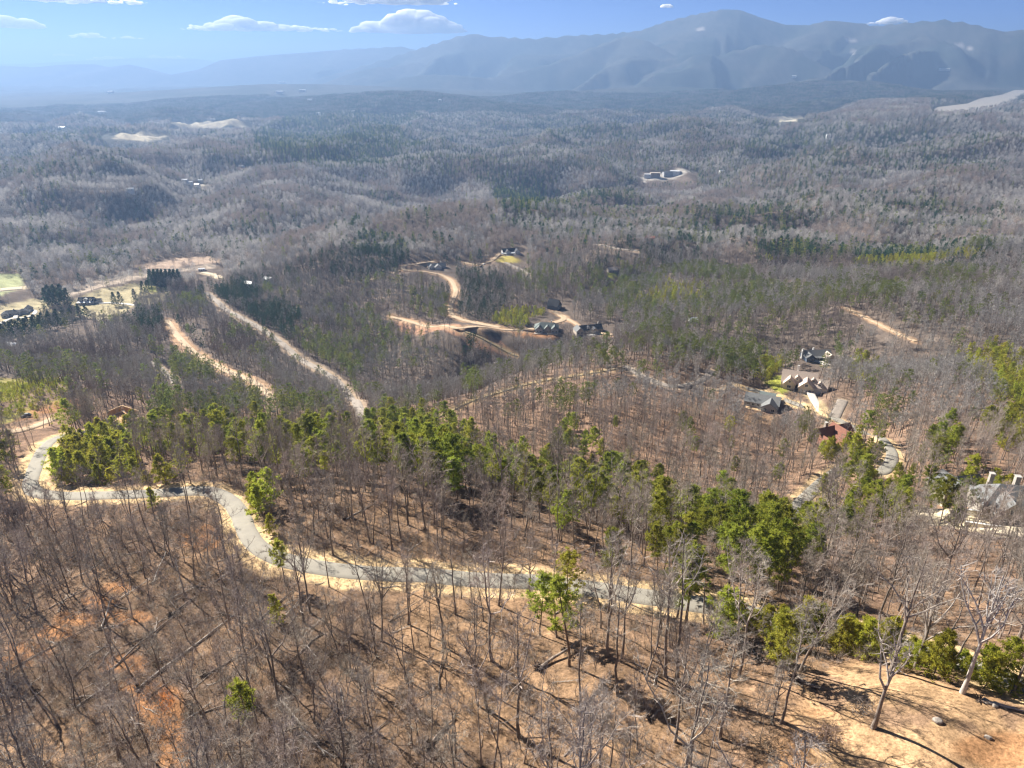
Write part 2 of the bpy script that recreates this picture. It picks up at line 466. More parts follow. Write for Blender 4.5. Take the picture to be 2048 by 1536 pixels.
# ------------------------------------------------------------------ what grows where (shapes given as seen, kept as places on the land)
def W(poly):
    return [tuple(q[:2]) for q in at([p[0] for p in poly], [p[1] for p in poly])]
CLEAR = dict(
 knoll=W([(1480,1600),(1530,1490),(1590,1400),(1605,1350),(1700,1318),(1800,1340),(1900,1368),(2048,1402),(2300,1470),(2300,1800),(1500,1800)]),
 meadow=W([(-80,720),(0,662),(80,640),(165,630),(215,640),(262,615),(330,600),(345,580),(270,566),(190,582),(140,604),(60,598),(-80,630)]),
 field=W([(-120,600),(-40,548),(44,548),(48,572),(0,592)]),
 strip=W([(270,532),(350,516),(440,512),(440,524),(300,540)]),
 river=W([(90,590),(200,560),(300,543),(425,528),(428,536),(300,553),(200,574),(100,604)]),
 cut=W([(322,632),(345,640),(372,676),(402,705),(428,722),(405,726),(372,716),(345,684)]),
 spoil=W([(-60,758),(40,758),(60,772),(30,800),(-60,812)]),
 spoil2=W([(-60,850),(40,822),(110,800),(190,790),(150,816),(60,838),(-60,866)]),
 bank=W([(785,632),(850,642),(930,655),(1000,682),(1042,712),(1022,716),(940,694),(850,668),(790,648)]),
 court=W([(1850,1030),(1960,1038),(2150,1055),(2150,1085),(1960,1066),(1860,1050)]),
 lawn=W([(1530,766),(1560,750),(1580,752),(1582,778),(1560,790)]),
 lawn2=W([(1618,762),(1640,765),(1640,775),(1622,778)]),
 lawn3=W([(988,514),(1005,510),(1045,522),(1020,526),(990,522)]),
 lawn4=W([(1214,545),(1230,538),(1234,552),(1218,556)]),
 yard=W([(1480,825),(1510,818),(1560,836),(1550,850),(1500,850)]),
 yard2=W([(1020,663),(1070,664),(1120,668),(1110,676),(1030,672)]),
 farfield=W([(225,279),(268,268),(332,267),(300,284)]),
 farfield2=W([(338,249),(410,243),(480,242),(502,257),(400,258)]),
 mill=W([(1278,354),(1330,345),(1392,344),(1352,358),(1286,364)]),
 pond=W([(1556,238),(1580,233),(1608,236),(1592,245),(1562,245)]),
 farm=W([(362,368),(402,366),(420,378),(380,382)]),
)
# colours of the soil and what lies on it (linear albedo)
LITTER, TAN, ORANGE, SAND = (.20,.13,.088), (.265,.17,.10), (.31,.155,.07), (.50,.36,.20)
DULL, FLOOR, STRAW, LAWN, GREENF = (.122,.083,.057), (.115,.092,.076), (.36,.31,.19), (.25,.26,.05), (.34,.36,.19)
gxp, gyp, _ = project(xs, ys, GZ.ravel())
tint = np.tile(np.array(FLOOR), (len(xs), 1))
n1 = fbm(xs / 26, ys / 26, 4, 201); n2 = fbm(xs / 6, ys / 6, 4, 207); n3 = fbm(xs / 90, ys / 90, 3, 213)
def paint(col, k):
    global tint
    k = np.clip(k, 0, 1)[:, None]
    tint = tint * (1 - k) + np.array(col) * k
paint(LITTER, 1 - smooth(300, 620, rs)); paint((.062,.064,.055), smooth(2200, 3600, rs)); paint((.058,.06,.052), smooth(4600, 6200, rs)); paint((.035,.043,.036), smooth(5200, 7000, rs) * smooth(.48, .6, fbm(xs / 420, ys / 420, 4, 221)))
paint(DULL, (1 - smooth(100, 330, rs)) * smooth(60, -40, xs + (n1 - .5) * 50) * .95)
paint(TAN, smooth(.50, .62, n1) * (1 - smooth(90, 260, rs)) * .75)
paint(DULL, smooth(.52, .66, n2) * (1 - smooth(150, 500, rs)) * .55)
def blob(cx, cy, rx, ry, k=1.0):
    q = ((gxp - cx) / rx) ** 2 + ((gyp - cy) / ry) ** 2
    return k * (1 - smooth(.45, 1.15, q + (n2 - .5) * 1.2)) * (rs < 1500)
for cx, cy, rx, ry in ((10,1326,60,17),(60,1300,55,18),(110,1268,50,17),(155,1238,45,16),(195,1205,38,13),(235,1175,30,10),(255,1372,32,14),(300,1408,40,24),(335,1455,42,36),(355,1515,40,40),(300,1395,40,40),(340,1420,30,50),(400,1075,45,28),(250,1330,60,20),(255,1235,50,14)):
    paint(ORANGE, blob(cx, cy, rx, ry, .75))
paint((.36,.12,.03), blob(330, 1400, 16, 22, .8))
paint(TAN, blob(1000, 1330, 330, 190, .5)); paint(TAN, blob(1400, 1420, 260, 110, .55))
paint(LITTER, blob(1300, 900, 300, 120, .5))
def clear_mask(name, soft):
    poly = CLEAR[name]
    q = np.array(poly)
    m = (xs > q[:, 0].min() - soft) & (xs < q[:, 0].max() + soft) & (ys > q[:, 1].min() - soft) & (ys < q[:, 1].max() + soft)
    out = np.zeros(len(xs))
    if m.any():
        d, _ = seg_dist(xs[m], ys[m], poly + poly[:1])
        d = np.where(in_poly(xs[m], ys[m], poly), d, -d) + (n2[m] - .5) * soft * 1.6
        out[m] = smooth(-soft * .5, soft * .5, d)
    return out
kn = clear_mask('knoll', 6)
paint((.36,.205,.10), kn); paint((.42,.30,.18), kn * smooth(.5, .62, n1) * .55); paint(LITTER, kn * smooth(.48, .62, n2) * .75)
paint(ORANGE, kn * blob(2010, 1500, 110, 40, .7)); paint(ORANGE, kn * blob(1640, 1425, 40, 10, .4))
paint(STRAW, clear_mask('meadow', 6)); paint(GREENF, clear_mask('field', 6)); paint((.33,.25,.19), clear_mask('strip', 8))
paint((.34,.28,.22), clear_mask('river', 8))
paint(LAWN, blob(310, 578, 24, 7, .8))
paint((.36,.22,.15), clear_mask('cut', 5) * (.75 + .5 * (n2 - .5)))
for nm in ('spoil', 'spoil2'):
    kk = clear_mask(nm, 8)
    paint(ORANGE, kk * .7); paint((.21,.20,.06), kk * smooth(.36, .5, n1) * .9)
paint((.34,.19,.12), clear_mask('bank', 5) * .85)
paint((.52,.45,.31), clear_mask('court', 2))
for nm in ('lawn', 'lawn2', 'lawn4'):
    paint(LAWN, clear_mask(nm, 2))
paint((.42,.35,.10), clear_mask('lawn3', 2)); paint(TAN, clear_mask('yard', 3)); paint(ORANGE, clear_mask('yard2', 3) * .7)
paint((.42,.37,.27), clear_mask('farfield', 20)); paint((.40,.355,.265), clear_mask('farfield2', 20) * (.6 + .8 * (n2 - .2)))
paint((.42,.38,.29), clear_mask('pond', 8)); paint((.36,.33,.29), clear_mask('mill', 10)); paint((.42,.38,.3), clear_mask('farm', 10) * .8)
sh_col = np.array([{'gravel_grey': SAND, 'gravel_warm': (.30,.23,.165), 'gravel_tan': (.36,.24,.15), 'leaf_path': (.30,.21,.12), 'concrete': (.34,.27,.16), 'gravel_pale': (.5,.42,.29)}[r[3]] for r in ROADS])
kk = np.zeros((len(xs), 1)); kk[near, 0] = shoulder
cc = np.zeros((len(xs), 3)); cc[near] = sh_col[sh_kind]
cc = cc * (.75 + .5 * n2[:, None])
tint = tint * (1 - kk) + cc * kk
tint = tint * (.55 + .9 * fbm(xs / 2.2, ys / 2.2, 3, 231))[:, None]
rockk = np.zeros(len(xs))
for cx, cy, rx, ry in ((1400,58,10,3.5),(1700,80,11,6),(1708,104,10,5),(1920,90,8,5),(1938,95,7,6),(1893,62,6,3)):
    rockk = np.maximum(rockk, (1 - smooth(.5, 1.2, ((gxp - cx) / rx) ** 2 + ((gyp - cy) / ry) ** 2 + (n1 - .5) * 2)) * (rs > 5000))
paint((.36,.33,.31), rockk * .8)

# ------------------------------------------------------------------ mesh helpers
def link(o, parent=None):
    scene.collection.objects.link(o)
    if parent is not None:
        o.parent = parent
    return o
def mesh_np(name, co, faces, mats=(), mat_index=None, smooth_shade=False):
    """faces: an (n, 3) or (n, 4) int array"""
    me = bpy.data.meshes.new(name)
    co = np.asarray(co, np.float32); faces = np.asarray(faces, np.int32)
    k = faces.shape[1]
    me.vertices.add(len(co)); me.vertices.foreach_set('co', co.ravel())
    me.loops.add(faces.size); me.loops.foreach_set('vertex_index', faces.ravel())
    me.polygons.add(len(faces))
    me.polygons.foreach_set('loop_start', np.arange(0, faces.size, k, dtype=np.int32))
    for mt in mats:
        me.materials.append(mt)
    if mat_index is not None:
        me.polygons.foreach_set('material_index', np.asarray(mat_index, np.int32))
    me.polygons.foreach_set('use_smooth', np.full(len(faces), smooth_shade, bool))
    me.update(calc_edges=True)
    return me
def obj(name, me, parent=None, **props):
    o = link(bpy.data.objects.new(name, me), parent)
    for k, v in props.items():
        o[k] = v
    return o

def mat_nodes(name):
    mt = bpy.data.materials.new(name); mt.use_nodes = True
    nt = mt.node_tree
    return mt, nt, nt.nodes["Principled BSDF"]
def N(nt, kind, **kw):
    nd = nt.nodes.new(kind)
    for k, v in kw.items():
        if k in nd.inputs.keys():
            nd.inputs[k].default_value = v
        else:
            setattr(nd, k, v)
    return nd
def rough_mat(name, col, var=.25, scale=1.0, rough=.9, col2=None, random_v=0.0, bump=0.0, bump_scale=None):
    col = tuple(c * ALB for c in col); col2 = col2 and tuple(c * ALB for c in col2)
    mt, nt, b = mat_nodes(name)
    L = nt.links.new
    tc = N(nt, 'ShaderNodeTexCoord')
    nz = N(nt, 'ShaderNodeTexNoise', Scale=scale, Detail=5.0, Roughness=.65)
    L(tc.outputs['Object'], nz.inputs['Vector'])
    mix = N(nt, 'ShaderNodeMix', data_type='RGBA')
    c2 = col2 or tuple(c * (1 - var) for c in col)
    c1 = col if col2 else tuple(min(1, c * (1 + var)) for c in col)
    mix.inputs[6].default_value = (*c1, 1); mix.inputs[7].default_value = (*c2, 1)
    rp = N(nt, 'ShaderNodeMapRange'); rp.inputs[1].default_value = .3; rp.inputs[2].default_value = .7
    L(nz.outputs['Fac'], rp.inputs[0]); L(rp.outputs[0], mix.inputs[0])
    out = mix.outputs[2]
    if random_v:
        oi = N(nt, 'ShaderNodeObjectInfo')
        mr = N(nt, 'ShaderNodeMapRange'); mr.inputs[3].default_value = 1 - random_v; mr.inputs[4].default_value = 1 + random_v
        L(oi.outputs['Random'], mr.inputs[0])
        hs = N(nt, 'ShaderNodeHueSaturation')
        L(mr.outputs[0], hs.inputs['Value']); L(out, hs.inputs['Color']); out = hs.outputs[0]
    L(out, b.inputs['Base Color'])
    b.inputs['Roughness'].default_value = rough
    b.inputs['Specular IOR Level'].default_value = .25
    if bump:
        bn = N(nt, 'ShaderNodeBump', Strength=bump, Distance=.1)
        n2_ = N(nt, 'ShaderNodeTexNoise', Scale=bump_scale or scale * 4, Detail=4.0)
        L(tc.outputs['Object'], n2_.inputs['Vector']); L(n2_.outputs['Fac'], bn.inputs['Height']); L(bn.outputs[0], b.inputs['Normal'])
    return mt

# the ground's material: the soil's own colours kept on the land, fine litter and grit over them
gm, nt, b = mat_nodes('soil_and_leaf_litter')
L = nt.links.new
at_ = N(nt, 'ShaderNodeVertexColor', layer_name='tint')
geo = N(nt, 'ShaderNodeNewGeometry')
na = N(nt, 'ShaderNodeTexNoise', Scale=1.7, Detail=9.0, Roughness=.8)
nb = N(nt, 'ShaderNodeTexNoise', Scale=.09, Detail=6.0, Roughness=.7)
L(geo.outputs['Position'], na.inputs['Vector']); L(geo.outputs['Position'], nb.inputs['Vector'])
ma = N(nt, 'ShaderNodeMapRange'); ma.inputs[1].default_value = .3; ma.inputs[2].default_value = .7; ma.inputs[3].default_value = .2; ma.inputs[4].default_value = 1.85
mb = N(nt, 'ShaderNodeMapRange'); mb.inputs[1].default_value = .3; mb.inputs[2].default_value = .7; mb.inputs[3].default_value = .8; mb.inputs[4].default_value = 1.2
L(na.outputs['Fac'], ma.inputs[0]); L(nb.outputs['Fac'], mb.inputs[0])
mm = N(nt, 'ShaderNodeMath', operation='MULTIPLY'); L(ma.outputs[0], mm.inputs[0]); L(mb.outputs[0], mm.inputs[1])
sc_ = N(nt, 'ShaderNodeVectorMath', operation='SCALE'); L(at_.outputs['Color'], sc_.inputs[0]); L(mm.outputs[0], sc_.inputs['Scale'])
L(sc_.outputs[0], b.inputs['Base Color'])
b.inputs['Roughness'].default_value = 1.0; b.inputs['Specular IOR Level'].default_value = 0.05
bn = N(nt, 'ShaderNodeBump', Strength=.6, Distance=.35)
L(na.outputs['Fac'], bn.inputs['Height']); L(bn.outputs[0], b.inputs['Normal'])

idx = (np.arange(NR - 1)[:, None] * NA + np.arange(NA - 1)[None, :]).ravel()
faces = np.stack([idx, idx + 1, idx + NA + 1, idx + NA], 1)
# (rows run outwards, columns clockwise: flip so that normals face up)
faces = faces[:, ::-1]
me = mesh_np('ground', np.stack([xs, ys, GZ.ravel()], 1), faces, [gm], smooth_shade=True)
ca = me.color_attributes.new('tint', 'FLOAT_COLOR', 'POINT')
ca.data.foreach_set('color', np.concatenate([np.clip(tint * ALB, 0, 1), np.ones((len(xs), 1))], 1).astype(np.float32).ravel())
obj('ground', me, kind='structure', label='wooded hills of brown leaf litter falling away to a valley')

# roads
RM = dict(
 gravel_grey=rough_mat('grey_gravel_road', (.285,.265,.22), .14, .25, .95, col2=(.225,.21,.18), bump=.2, bump_scale=4),
 gravel_warm=rough_mat('weathered_gravel', (.27,.235,.2), .18, .4, .95),
 gravel_tan=rough_mat('tan_gravel', (.44,.33,.22), .2, .4, .95),
 gravel_pale=rough_mat('pale_gravel', (.52,.45,.33), .12, .4, .95),
 leaf_path=rough_mat('grassy_path', (.31,.24,.13), .25, .6, 1.0),
 concrete=rough_mat('pale_concrete', (.5,.47,.42), .08, .5, .85))
RLAB = {'road': 'gravel road winding through the bare woods', 'track': 'bare dirt track cut along the wooded slope', 'driveway': 'pale driveway leading up to a house'}
for p, (nm, pp, w, mat, sh) in zip(ROAD_W, ROADS):
    t = np.gradient(p[:, :2], axis=0); t /= np.linalg.norm(t, axis=1)[:, None] + 1e-9
    nrm = np.stack([-t[:, 1], t[:, 0]], 1)
    k = len(p)
    rr = np.hypot(p[:, 0], p[:, 1])
    offs = np.array([-.5, -.42, -.22, 0, .22, .42, .5])
    wob = 1 + .10 * (vnoise(np.arange(k) / 3.0, np.zeros(k), 5) - .5)
    co = np.zeros((k, 7, 3))
    for j, o_ in enumerate(offs):
        co[:, j, :2] = p[:, :2] + nrm * (o_ * w * wob)[:, None]
        co[:, j, 2] = p[:, 2] + .02 + (.05 if j not in (0, 6) else -.28) + rr * .00022 + (.012 * math.cos(j * 2.1) if j in (2, 4) else 0)
    i0 = (np.arange(k - 1)[:, None] * 7 + np.arange(6)[None, :]).ravel()
    fc = np.stack([i0, i0 + 1, i0 + 8, i0 + 7], 1)[:, ::-1]
    me = mesh_np(nm, co.reshape(-1, 3), fc, [RM[mat]], smooth_shade=True)
    # make sure it faces up
    if me.polygons[0].normal.z < 0:
        me.flip_normals()
    obj(nm, me, kind='structure', label=RLAB[nm])

# lake and pond
wm, nt, b = mat_nodes('lake_water')
b.inputs['Base Color'].default_value = (.30, .275, .235, 1); b.inputs['Roughness'].default_value = .5
nz = N(nt, 'ShaderNodeTexNoise', Scale=.02, Detail=6.0); tcx = N(nt, 'ShaderNodeNewGeometry'); nt.links.new(tcx.outputs['Position'], nz.inputs['Vector'])
bn = N(nt, 'ShaderNodeBump', Strength=.25, Distance=4.0); nt.links.new(nz.outputs['Fac'], bn.inputs['Height']); nt.links.new(bn.outputs[0], b.inputs['Normal'])
def flat_poly(name, poly, z, mt, **props):
    me = bpy.data.meshes.new(name)
    me.from_pydata([(x, y, z) for x, y in poly], [], [list(range(len(poly)))])
    me.materials.append(mt); me.update()
    if me.polygons[0].normal.z < 0:
        me.flip_normals()
    return obj(name, me, **props)
flat_poly('lake', LAKE, LAKE_Z, wm, kind='structure', label='pale still lake at the foot of the mountains')

# ------------------------------------------------------------------ trees
def leaf_mat(name, col, col2, trans=.35, rv=.25):
    col = tuple(c * ALB for c in col); col2 = tuple(c * ALB for c in col2)
    mt = bpy.data.materials.new(name); mt.use_nodes = True
    nt = mt.node_tree; nt.nodes.clear(); L = nt.links.new
    out = N(nt, 'ShaderNodeOutputMaterial')
    oi = N(nt, 'ShaderNodeObjectInfo')
    geo = N(nt, 'ShaderNodeNewGeometry')
    mix = N(nt, 'ShaderNodeMix', data_type='RGBA'); mix.inputs[6].default_value = (*col, 1); mix.inputs[7].default_value = (*col2, 1)
    L(geo.outputs['Random Per Island'], mix.inputs[0])
    mr = N(nt, 'ShaderNodeMapRange'); mr.inputs[3].default_value = 1 - rv; mr.inputs[4].default_value = 1 + rv
    L(oi.outputs['Random'], mr.inputs[0])
    hs = N(nt, 'ShaderNodeHueSaturation'); L(mix.outputs[2], hs.inputs['Color']); L(mr.outputs[0], hs.inputs['Value'])
    m2 = N(nt, 'ShaderNodeMapRange'); m2.inputs[3].default_value = .48; m2.inputs[4].default_value = .52
    mul = N(nt, 'ShaderNodeMath', operation='MULTIPLY'); mul.inputs[1].default_value = 7.31
    fr = N(nt, 'ShaderNodeMath', operation='FRACT'); L(oi.outputs['Random'], mul.inputs[0]); L(mul.outputs[0], fr.inputs[0])
    L(fr.outputs[0], m2.inputs[0]); L(m2.outputs[0], hs.inputs['Hue'])
    d = N(nt, 'ShaderNodeBsdfDiffuse'); t = N(nt, 'ShaderNodeBsdfTranslucent'); mx = N(nt, 'ShaderNodeMixShader'); mx.inputs[0].default_value = trans
    L(hs.outputs[0], d.inputs[0]); L(hs.outputs[0], t.inputs[0]); L(d.outputs[0], mx.inputs[1]); L(t.outputs[0], mx.inputs[2]); L(mx.outputs[0], out.inputs[0])
    return mt

M_BARK = rough_mat('grey_brown_bark', (.20,.165,.14), .35, 3.0, .95, random_v=.35)
M_TWIG = leaf_mat('bare_twigs', (.50,.44,.39), (.33,.275,.235), .34, .30)
M_PINEMID = leaf_mat('pine_crowns_mid', (.235,.255,.075), (.14,.17,.055), .45, .28)
M_TWIGMID = leaf_mat('bare_crowns_mid', (.51,.475,.445), (.365,.335,.31), .38, .30)
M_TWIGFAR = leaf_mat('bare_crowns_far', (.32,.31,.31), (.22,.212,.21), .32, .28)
M_TWIGPALE = leaf_mat('relief_light_crowns', (.46,.44,.42), (.34,.325,.31), .36, .2)  # paler crown colour, painted in as the lit part of the hills' relief
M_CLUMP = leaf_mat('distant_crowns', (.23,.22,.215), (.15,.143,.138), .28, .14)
M_TWIGDARK = leaf_mat('relief_shade_crowns', (.35,.30,.27), (.24,.20,.18), .3, .2)  # darker crown colour, painted in as shade in the hills' relief
M_PALE = rough_mat('weathered_pale_wood', (.40,.365,.33), .2, 2.0, .9, random_v=.15)
M_PINEBARK = rough_mat('pine_bark', (.14,.10,.075), .35, 3.0, .95, random_v=.3)
M_PINE = leaf_mat('pine_needles', (.39,.395,.055), (.19,.23,.045), .52, .34)
M_BRIGHT = leaf_mat('young_pine_needles', (.45,.435,.055), (.29,.315,.05), .54, .25)
M_DARK = leaf_mat('dark_needles', (.06,.105,.045), (.035,.068,.038), .3, .2)
M_BRUSH = leaf_mat('dry_brush', (.30,.235,.18), (.18,.135,.105), .3, .35)
M_EARTH = rough_mat('root_earth', (.07,.05,.038), .4, 3.0, 1.0)
M_ROCK = rough_mat('pale_rock', (.30,.265,.23), .2, 1.2, .9, bump=.5)

class TB:
    def __init__(self):
        self.v, self.f, self.n = [], [], 0
    def tube(self, P, rad, sides):
        P = np.asarray(P, float); k = len(P)
        T = np.gradient(P, axis=0); T /= np.linalg.norm(T, axis=1)[:, None] + 1e-9
        ref = np.array([0, 0, 1.0]) if abs(T[0, 2]) < .9 else np.array([1.0, 0, 0])
        U = np.cross(T, ref); U /= np.linalg.norm(U, axis=1)[:, None] + 1e-9
        V = np.cross(T, U)
        a = np.arange(sides) / sides * 2 * math.pi
        ring = P[:, None, :] + np.asarray(rad)[:, None, None] * (np.cos(a)[None, :, None] * U[:, None, :] + np.sin(a)[None, :, None] * V[:, None, :])
        b = self.n
        self.v.append(ring.reshape(-1, 3))
        i = np.arange(k - 1)[:, None] * sides; j = np.arange(sides)[None, :]; jn = (j + 1) % sides
        q0, q1, q2, q3 = i + j, i + jn, i + sides + jn, i + sides + j
        self.f.append(b + np.concatenate([np.stack([q0, q1, q2], -1).reshape(-1, 3), np.stack([q0, q2, q3], -1).reshape(-1, 3)]))
        self.n += k * sides
    def spikes(self, A, D, wid, sides=3):
        """thin cones from points A along vectors D (arrays), radius wid at the foot"""
        A = np.asarray(A, float); D = np.asarray(D, float); m = len(A)
        if m == 0:
            return
        wid = np.broadcast_to(np.asarray(wid, float), (m,))
        Dn = D / (np.linalg.norm(D, axis=1)[:, None] + 1e-9)
        ref = np.where(np.abs(Dn[:, 2:3]) < .9, np.array([[0, 0, 1.0]]), np.array([[1.0, 0, 0]]))
        U = np.cross(Dn, ref); U /= np.linalg.norm(U, axis=1)[:, None] + 1e-9
        V = np.cross(Dn, U)
        b = self.n
        if sides == 2:
            vs_ = np.stack([A - U * wid[:, None], A + U * wid[:, None], A + D], 1)
            self.v.append(vs_.reshape(-1, 3)); self.f.append(b + np.arange(m * 3).reshape(m, 3)); self.n += m * 3
            return
        a = np.arange(3) / 3 * 2 * math.pi
        base = A[:, None, :] + wid[:, None, None] * (np.cos(a)[None, :, None] * U[:, None, :] + np.sin(a)[None, :, None] * V[:, None, :])
        vs_ = np.concatenate([base, (A + D)[:, None, :]], 1)
        self.v.append(vs_.reshape(-1, 3))
        o = b + np.arange(m)[:, None] * 4
        self.f.append(np.concatenate([o + np.array([[0, 1, 3]]), o + np.array([[1, 2, 3]]), o + np.array([[2, 0, 3]])]))
        self.n += m * 4
    def tris(self, P):
        """P: (m, 3, 3)"""
        m = len(P)
        self.v.append(P.reshape(-1, 3)); self.f.append(self.n + np.arange(m * 3).reshape(m, 3)); self.n += m * 3
    def get(self):
        return np.concatenate(self.v), np.concatenate(self.f)
    def mesh(self, name, mt, smooth_shade=False):
        v, f = self.get()
        return mesh_np(name, v, f, [mt], smooth_shade=smooth_shade)

def unit(v):
    return v / (np.linalg.norm(v, axis=-1)[..., None] + 1e-9)

def make_bare(seed, H=17, r0=.2, cb=.45, nl=16, spread=.2, nsub=6, ntw=7, wob=.35, lean=(0, 0), fork=0, fork_el=(.95, 1.2), up=1.0, tw_len=1.1, tw_r=.0145, sides=7):
    g = np.random.default_rng(seed)
    T, Cn = TB(), TB()
    k = 10
    t = np.linspace(0, 1, k)
    off = np.cumsum(g.normal(0, wob / k ** .5, (k, 2)), 0); off -= off[0]
    P = np.stack([off[:, 0] + lean[0] * H * t ** 1.3, off[:, 1] + lean[1] * H * t ** 1.3, H * t], 1)
    rad = r0 * (1 - .82 * t ** .9); rad[0] *= 1.35
    P[0, 2] = -.5
    T.tube(P, rad, sides)
    def trunk(tt):
        return np.array([np.interp(tt, t, P[:, i]) for i in range(3)]), np.interp(tt, t, rad)
    A, D, Wd = [], [], []
    ga = g.uniform(0, 6.28)
    for i in range(nl):
        q = (i + g.uniform(0, .9)) / nl
        tt = cb + (.97 - cb) * q
        o, ro = trunk(tt)
        ga += 2.4 + g.normal(0, .35)
        if i < fork:
            el = g.uniform(*fork_el); Ln = H * (1 - tt) * g.uniform(.85, 1.05)
        else:
            el = g.uniform(.45, .95) * up; Ln = spread * H * (1.15 - .8 * q) * g.uniform(.7, 1.25)
        d = np.array([math.cos(ga) * math.cos(el), math.sin(ga) * math.cos(el), math.sin(el)])
        n_ = 5
        pts = [o]
        dd = d.copy()
        for s_ in range(n_ - 1):
            dd = unit(dd + g.normal(0, .16, 3) + np.array([0, 0, .10]))
            pts.append(pts[-1] + dd * Ln / (n_ - 1))
        pts = np.array(pts)
        rl = min(ro * .62, .018 * Ln + .025) * (1.5 if i < fork else 1)
        rr_ = rl * (1 - .8 * np.linspace(0, 1, n_))
        Cn.tube(pts, rr_, 5 if i < fork else 4)
        ns = int(nsub * (1.8 if i < fork else 1))
        for s_ in range(ns):
            u = g.uniform(.25, 1.0)
            o2 = np.array([np.interp(u, np.linspace(0, 1, n_), pts[:, j]) for j in range(3)])
            d2 = unit(dd * .55 + g.normal(0, .55, 3) + np.array([0, 0, .30]))
            l2 = Ln * (.5 if i >= fork else .3) * g.uniform(.5, 1.1) * (1.15 - .5 * u)
            m2 = o2 + d2 * l2 * .5 + g.normal(0, .05, 3) * l2
            d2b = unit(d2 + g.normal(0, .25, 3) + np.array([0, 0, .12]))
            e2 = m2 + d2b * l2 * .5
            r2 = max(.014, rl * .38)
            Cn.tube(np.array([o2, m2, e2]), [r2, r2 * .7, r2 * .35], 3)
            for q_ in range(ntw):
                w = g.uniform(.15, 1)
                A.append(o2 * (1 - w) + e2 * w + g.normal(0, .02, 3)); D.append(unit(d2b * .6 + g.normal(0, .6, 3) + np.array([0, 0, .25])) * tw_len * g.uniform(.5, 1.2))
    if A:
        Cn.spikes(A, D, tw_r, 3)
    return T, Cn

def make_pine(seed, H=17, r0=.2, cb=.5, nb=34, spread=.17, tufts=6, needles=17, ts=.78, lean=0.0, droop=.0, shape='round', wob=.3, nw=.15):
    g = np.random.default_rng(seed)
    T, Cn = TB(), TB()
    k = 9; t = np.linspace(0, 1, k)
    off = np.cumsum(g.normal(0, wob / k ** .5, (k, 2)), 0); off -= off[0]
    P = np.stack([off[:, 0] + lean * H * t ** 1.4, off[:, 1], H * .97 * t], 1); P[0, 2] = -.5
    rad = r0 * (1 - .85 * t); rad[0] *= 1.2
    T.tube(P, rad, 6)
    ga = g.uniform(0, 6.28)
    tri = []
    for i in range(nb):
        q = (i + g.uniform(0, .8)) / nb
        tt = cb + (.99 - cb) * q
        o = np.array([np.interp(tt, t, P[:, j]) for j in range(3)])
        ga += 2.4 + g.normal(0, .5)
        if shape == 'round':
            Ln = spread * H * (math.sin(math.pi * min(.97, .22 + .75 * q)) ** .8) * g.uniform(.55, 1.2)
            el = g.uniform(-.1, .45) + .5 * q
        else:
            Ln = spread * H * (1.05 - q) ** .8 * g.uniform(.75, 1.1) + .25
            el = g.uniform(-.05, .25) + .55 * q - droop
        d = np.array([math.cos(ga) * math.cos(el), math.sin(ga) * math.cos(el), math.sin(el)])
        e = o + d * Ln + np.array([0, 0, .12 * Ln])
        mid = o + d * Ln * .5
        Cn.tube(np.array([o, mid, e]), [.03 + .012 * Ln, .03, .012], 3)
        for u in np.concatenate([[1.0], g.uniform(.35, 1.0, tufts - 1)]):
            c = (o * (1 - u) ** 2 + 2 * mid * u * (1 - u) + e * u * u) + g.normal(0, .16 * Ln * .5 + .05, 3) * np.array([1, 1, .6])
            m = needles
            dd = unit(g.normal(0, 1, (m, 3)) + d * .5 + np.array([0, 0, .45]))
            ln = ts * g.uniform(.6, 1.15, (m, 1))
            side = unit(np.cross(dd, g.normal(0, 1, (m, 3)))) * nw * g.uniform(.7, 1.4, (m, 1))
            st = c + dd * .08
            tri.append(np.stack([st - side * .5, st + side * .5, c + dd * ln + side * .2], 1))
    Cn.tris(np.concatenate(tri))
    return T, Cn

def make_brush(seed, R_=1.0, n_=60, h=1.2, w=.02):
    g = np.random.default_rng(seed)
    B = TB()
    a = g.uniform(0, 6.28, n_); q = R_ * .45 * np.sqrt(g.uniform(0, 1, n_))
    A = np.stack([q * np.cos(a), q * np.sin(a), np.full(n_, -.05)], 1)
    D = unit(np.stack([np.cos(a) * .6, np.sin(a) * .6, np.full(n_, 1.0)], 1) + g.normal(0, .45, (n_, 3))) * h * g.uniform(.4, 1.15, (n_, 1))
    B.spikes(A, D, w, 2)
    m = n_ * 2
    j = g.integers(0, n_, m); u = g.uniform(.3, .95, (m, 1))
    B.spikes(A[j] + D[j] * u, unit(D[j] * .6 + g.normal(0, .5, (m, 3)) * h) * h * g.uniform(.2, .5, (m, 1)), w * .6, 2)
    return B

def joined(name, parts):
    """one mesh from several (builder, material) pairs, for the woods beyond the nearest trees"""
    co, fc, mi, mats, b = [], [], [], [], 0
    for i, (tb, mt) in enumerate(parts):
        v, f = tb.get()
        co.append(v); fc.append(f + b); mi.append(np.full(len(f), i)); mats.append(mt); b += len(v)
    return mesh_np(name, np.concatenate(co), np.concatenate(fc), mats, np.concatenate(mi))

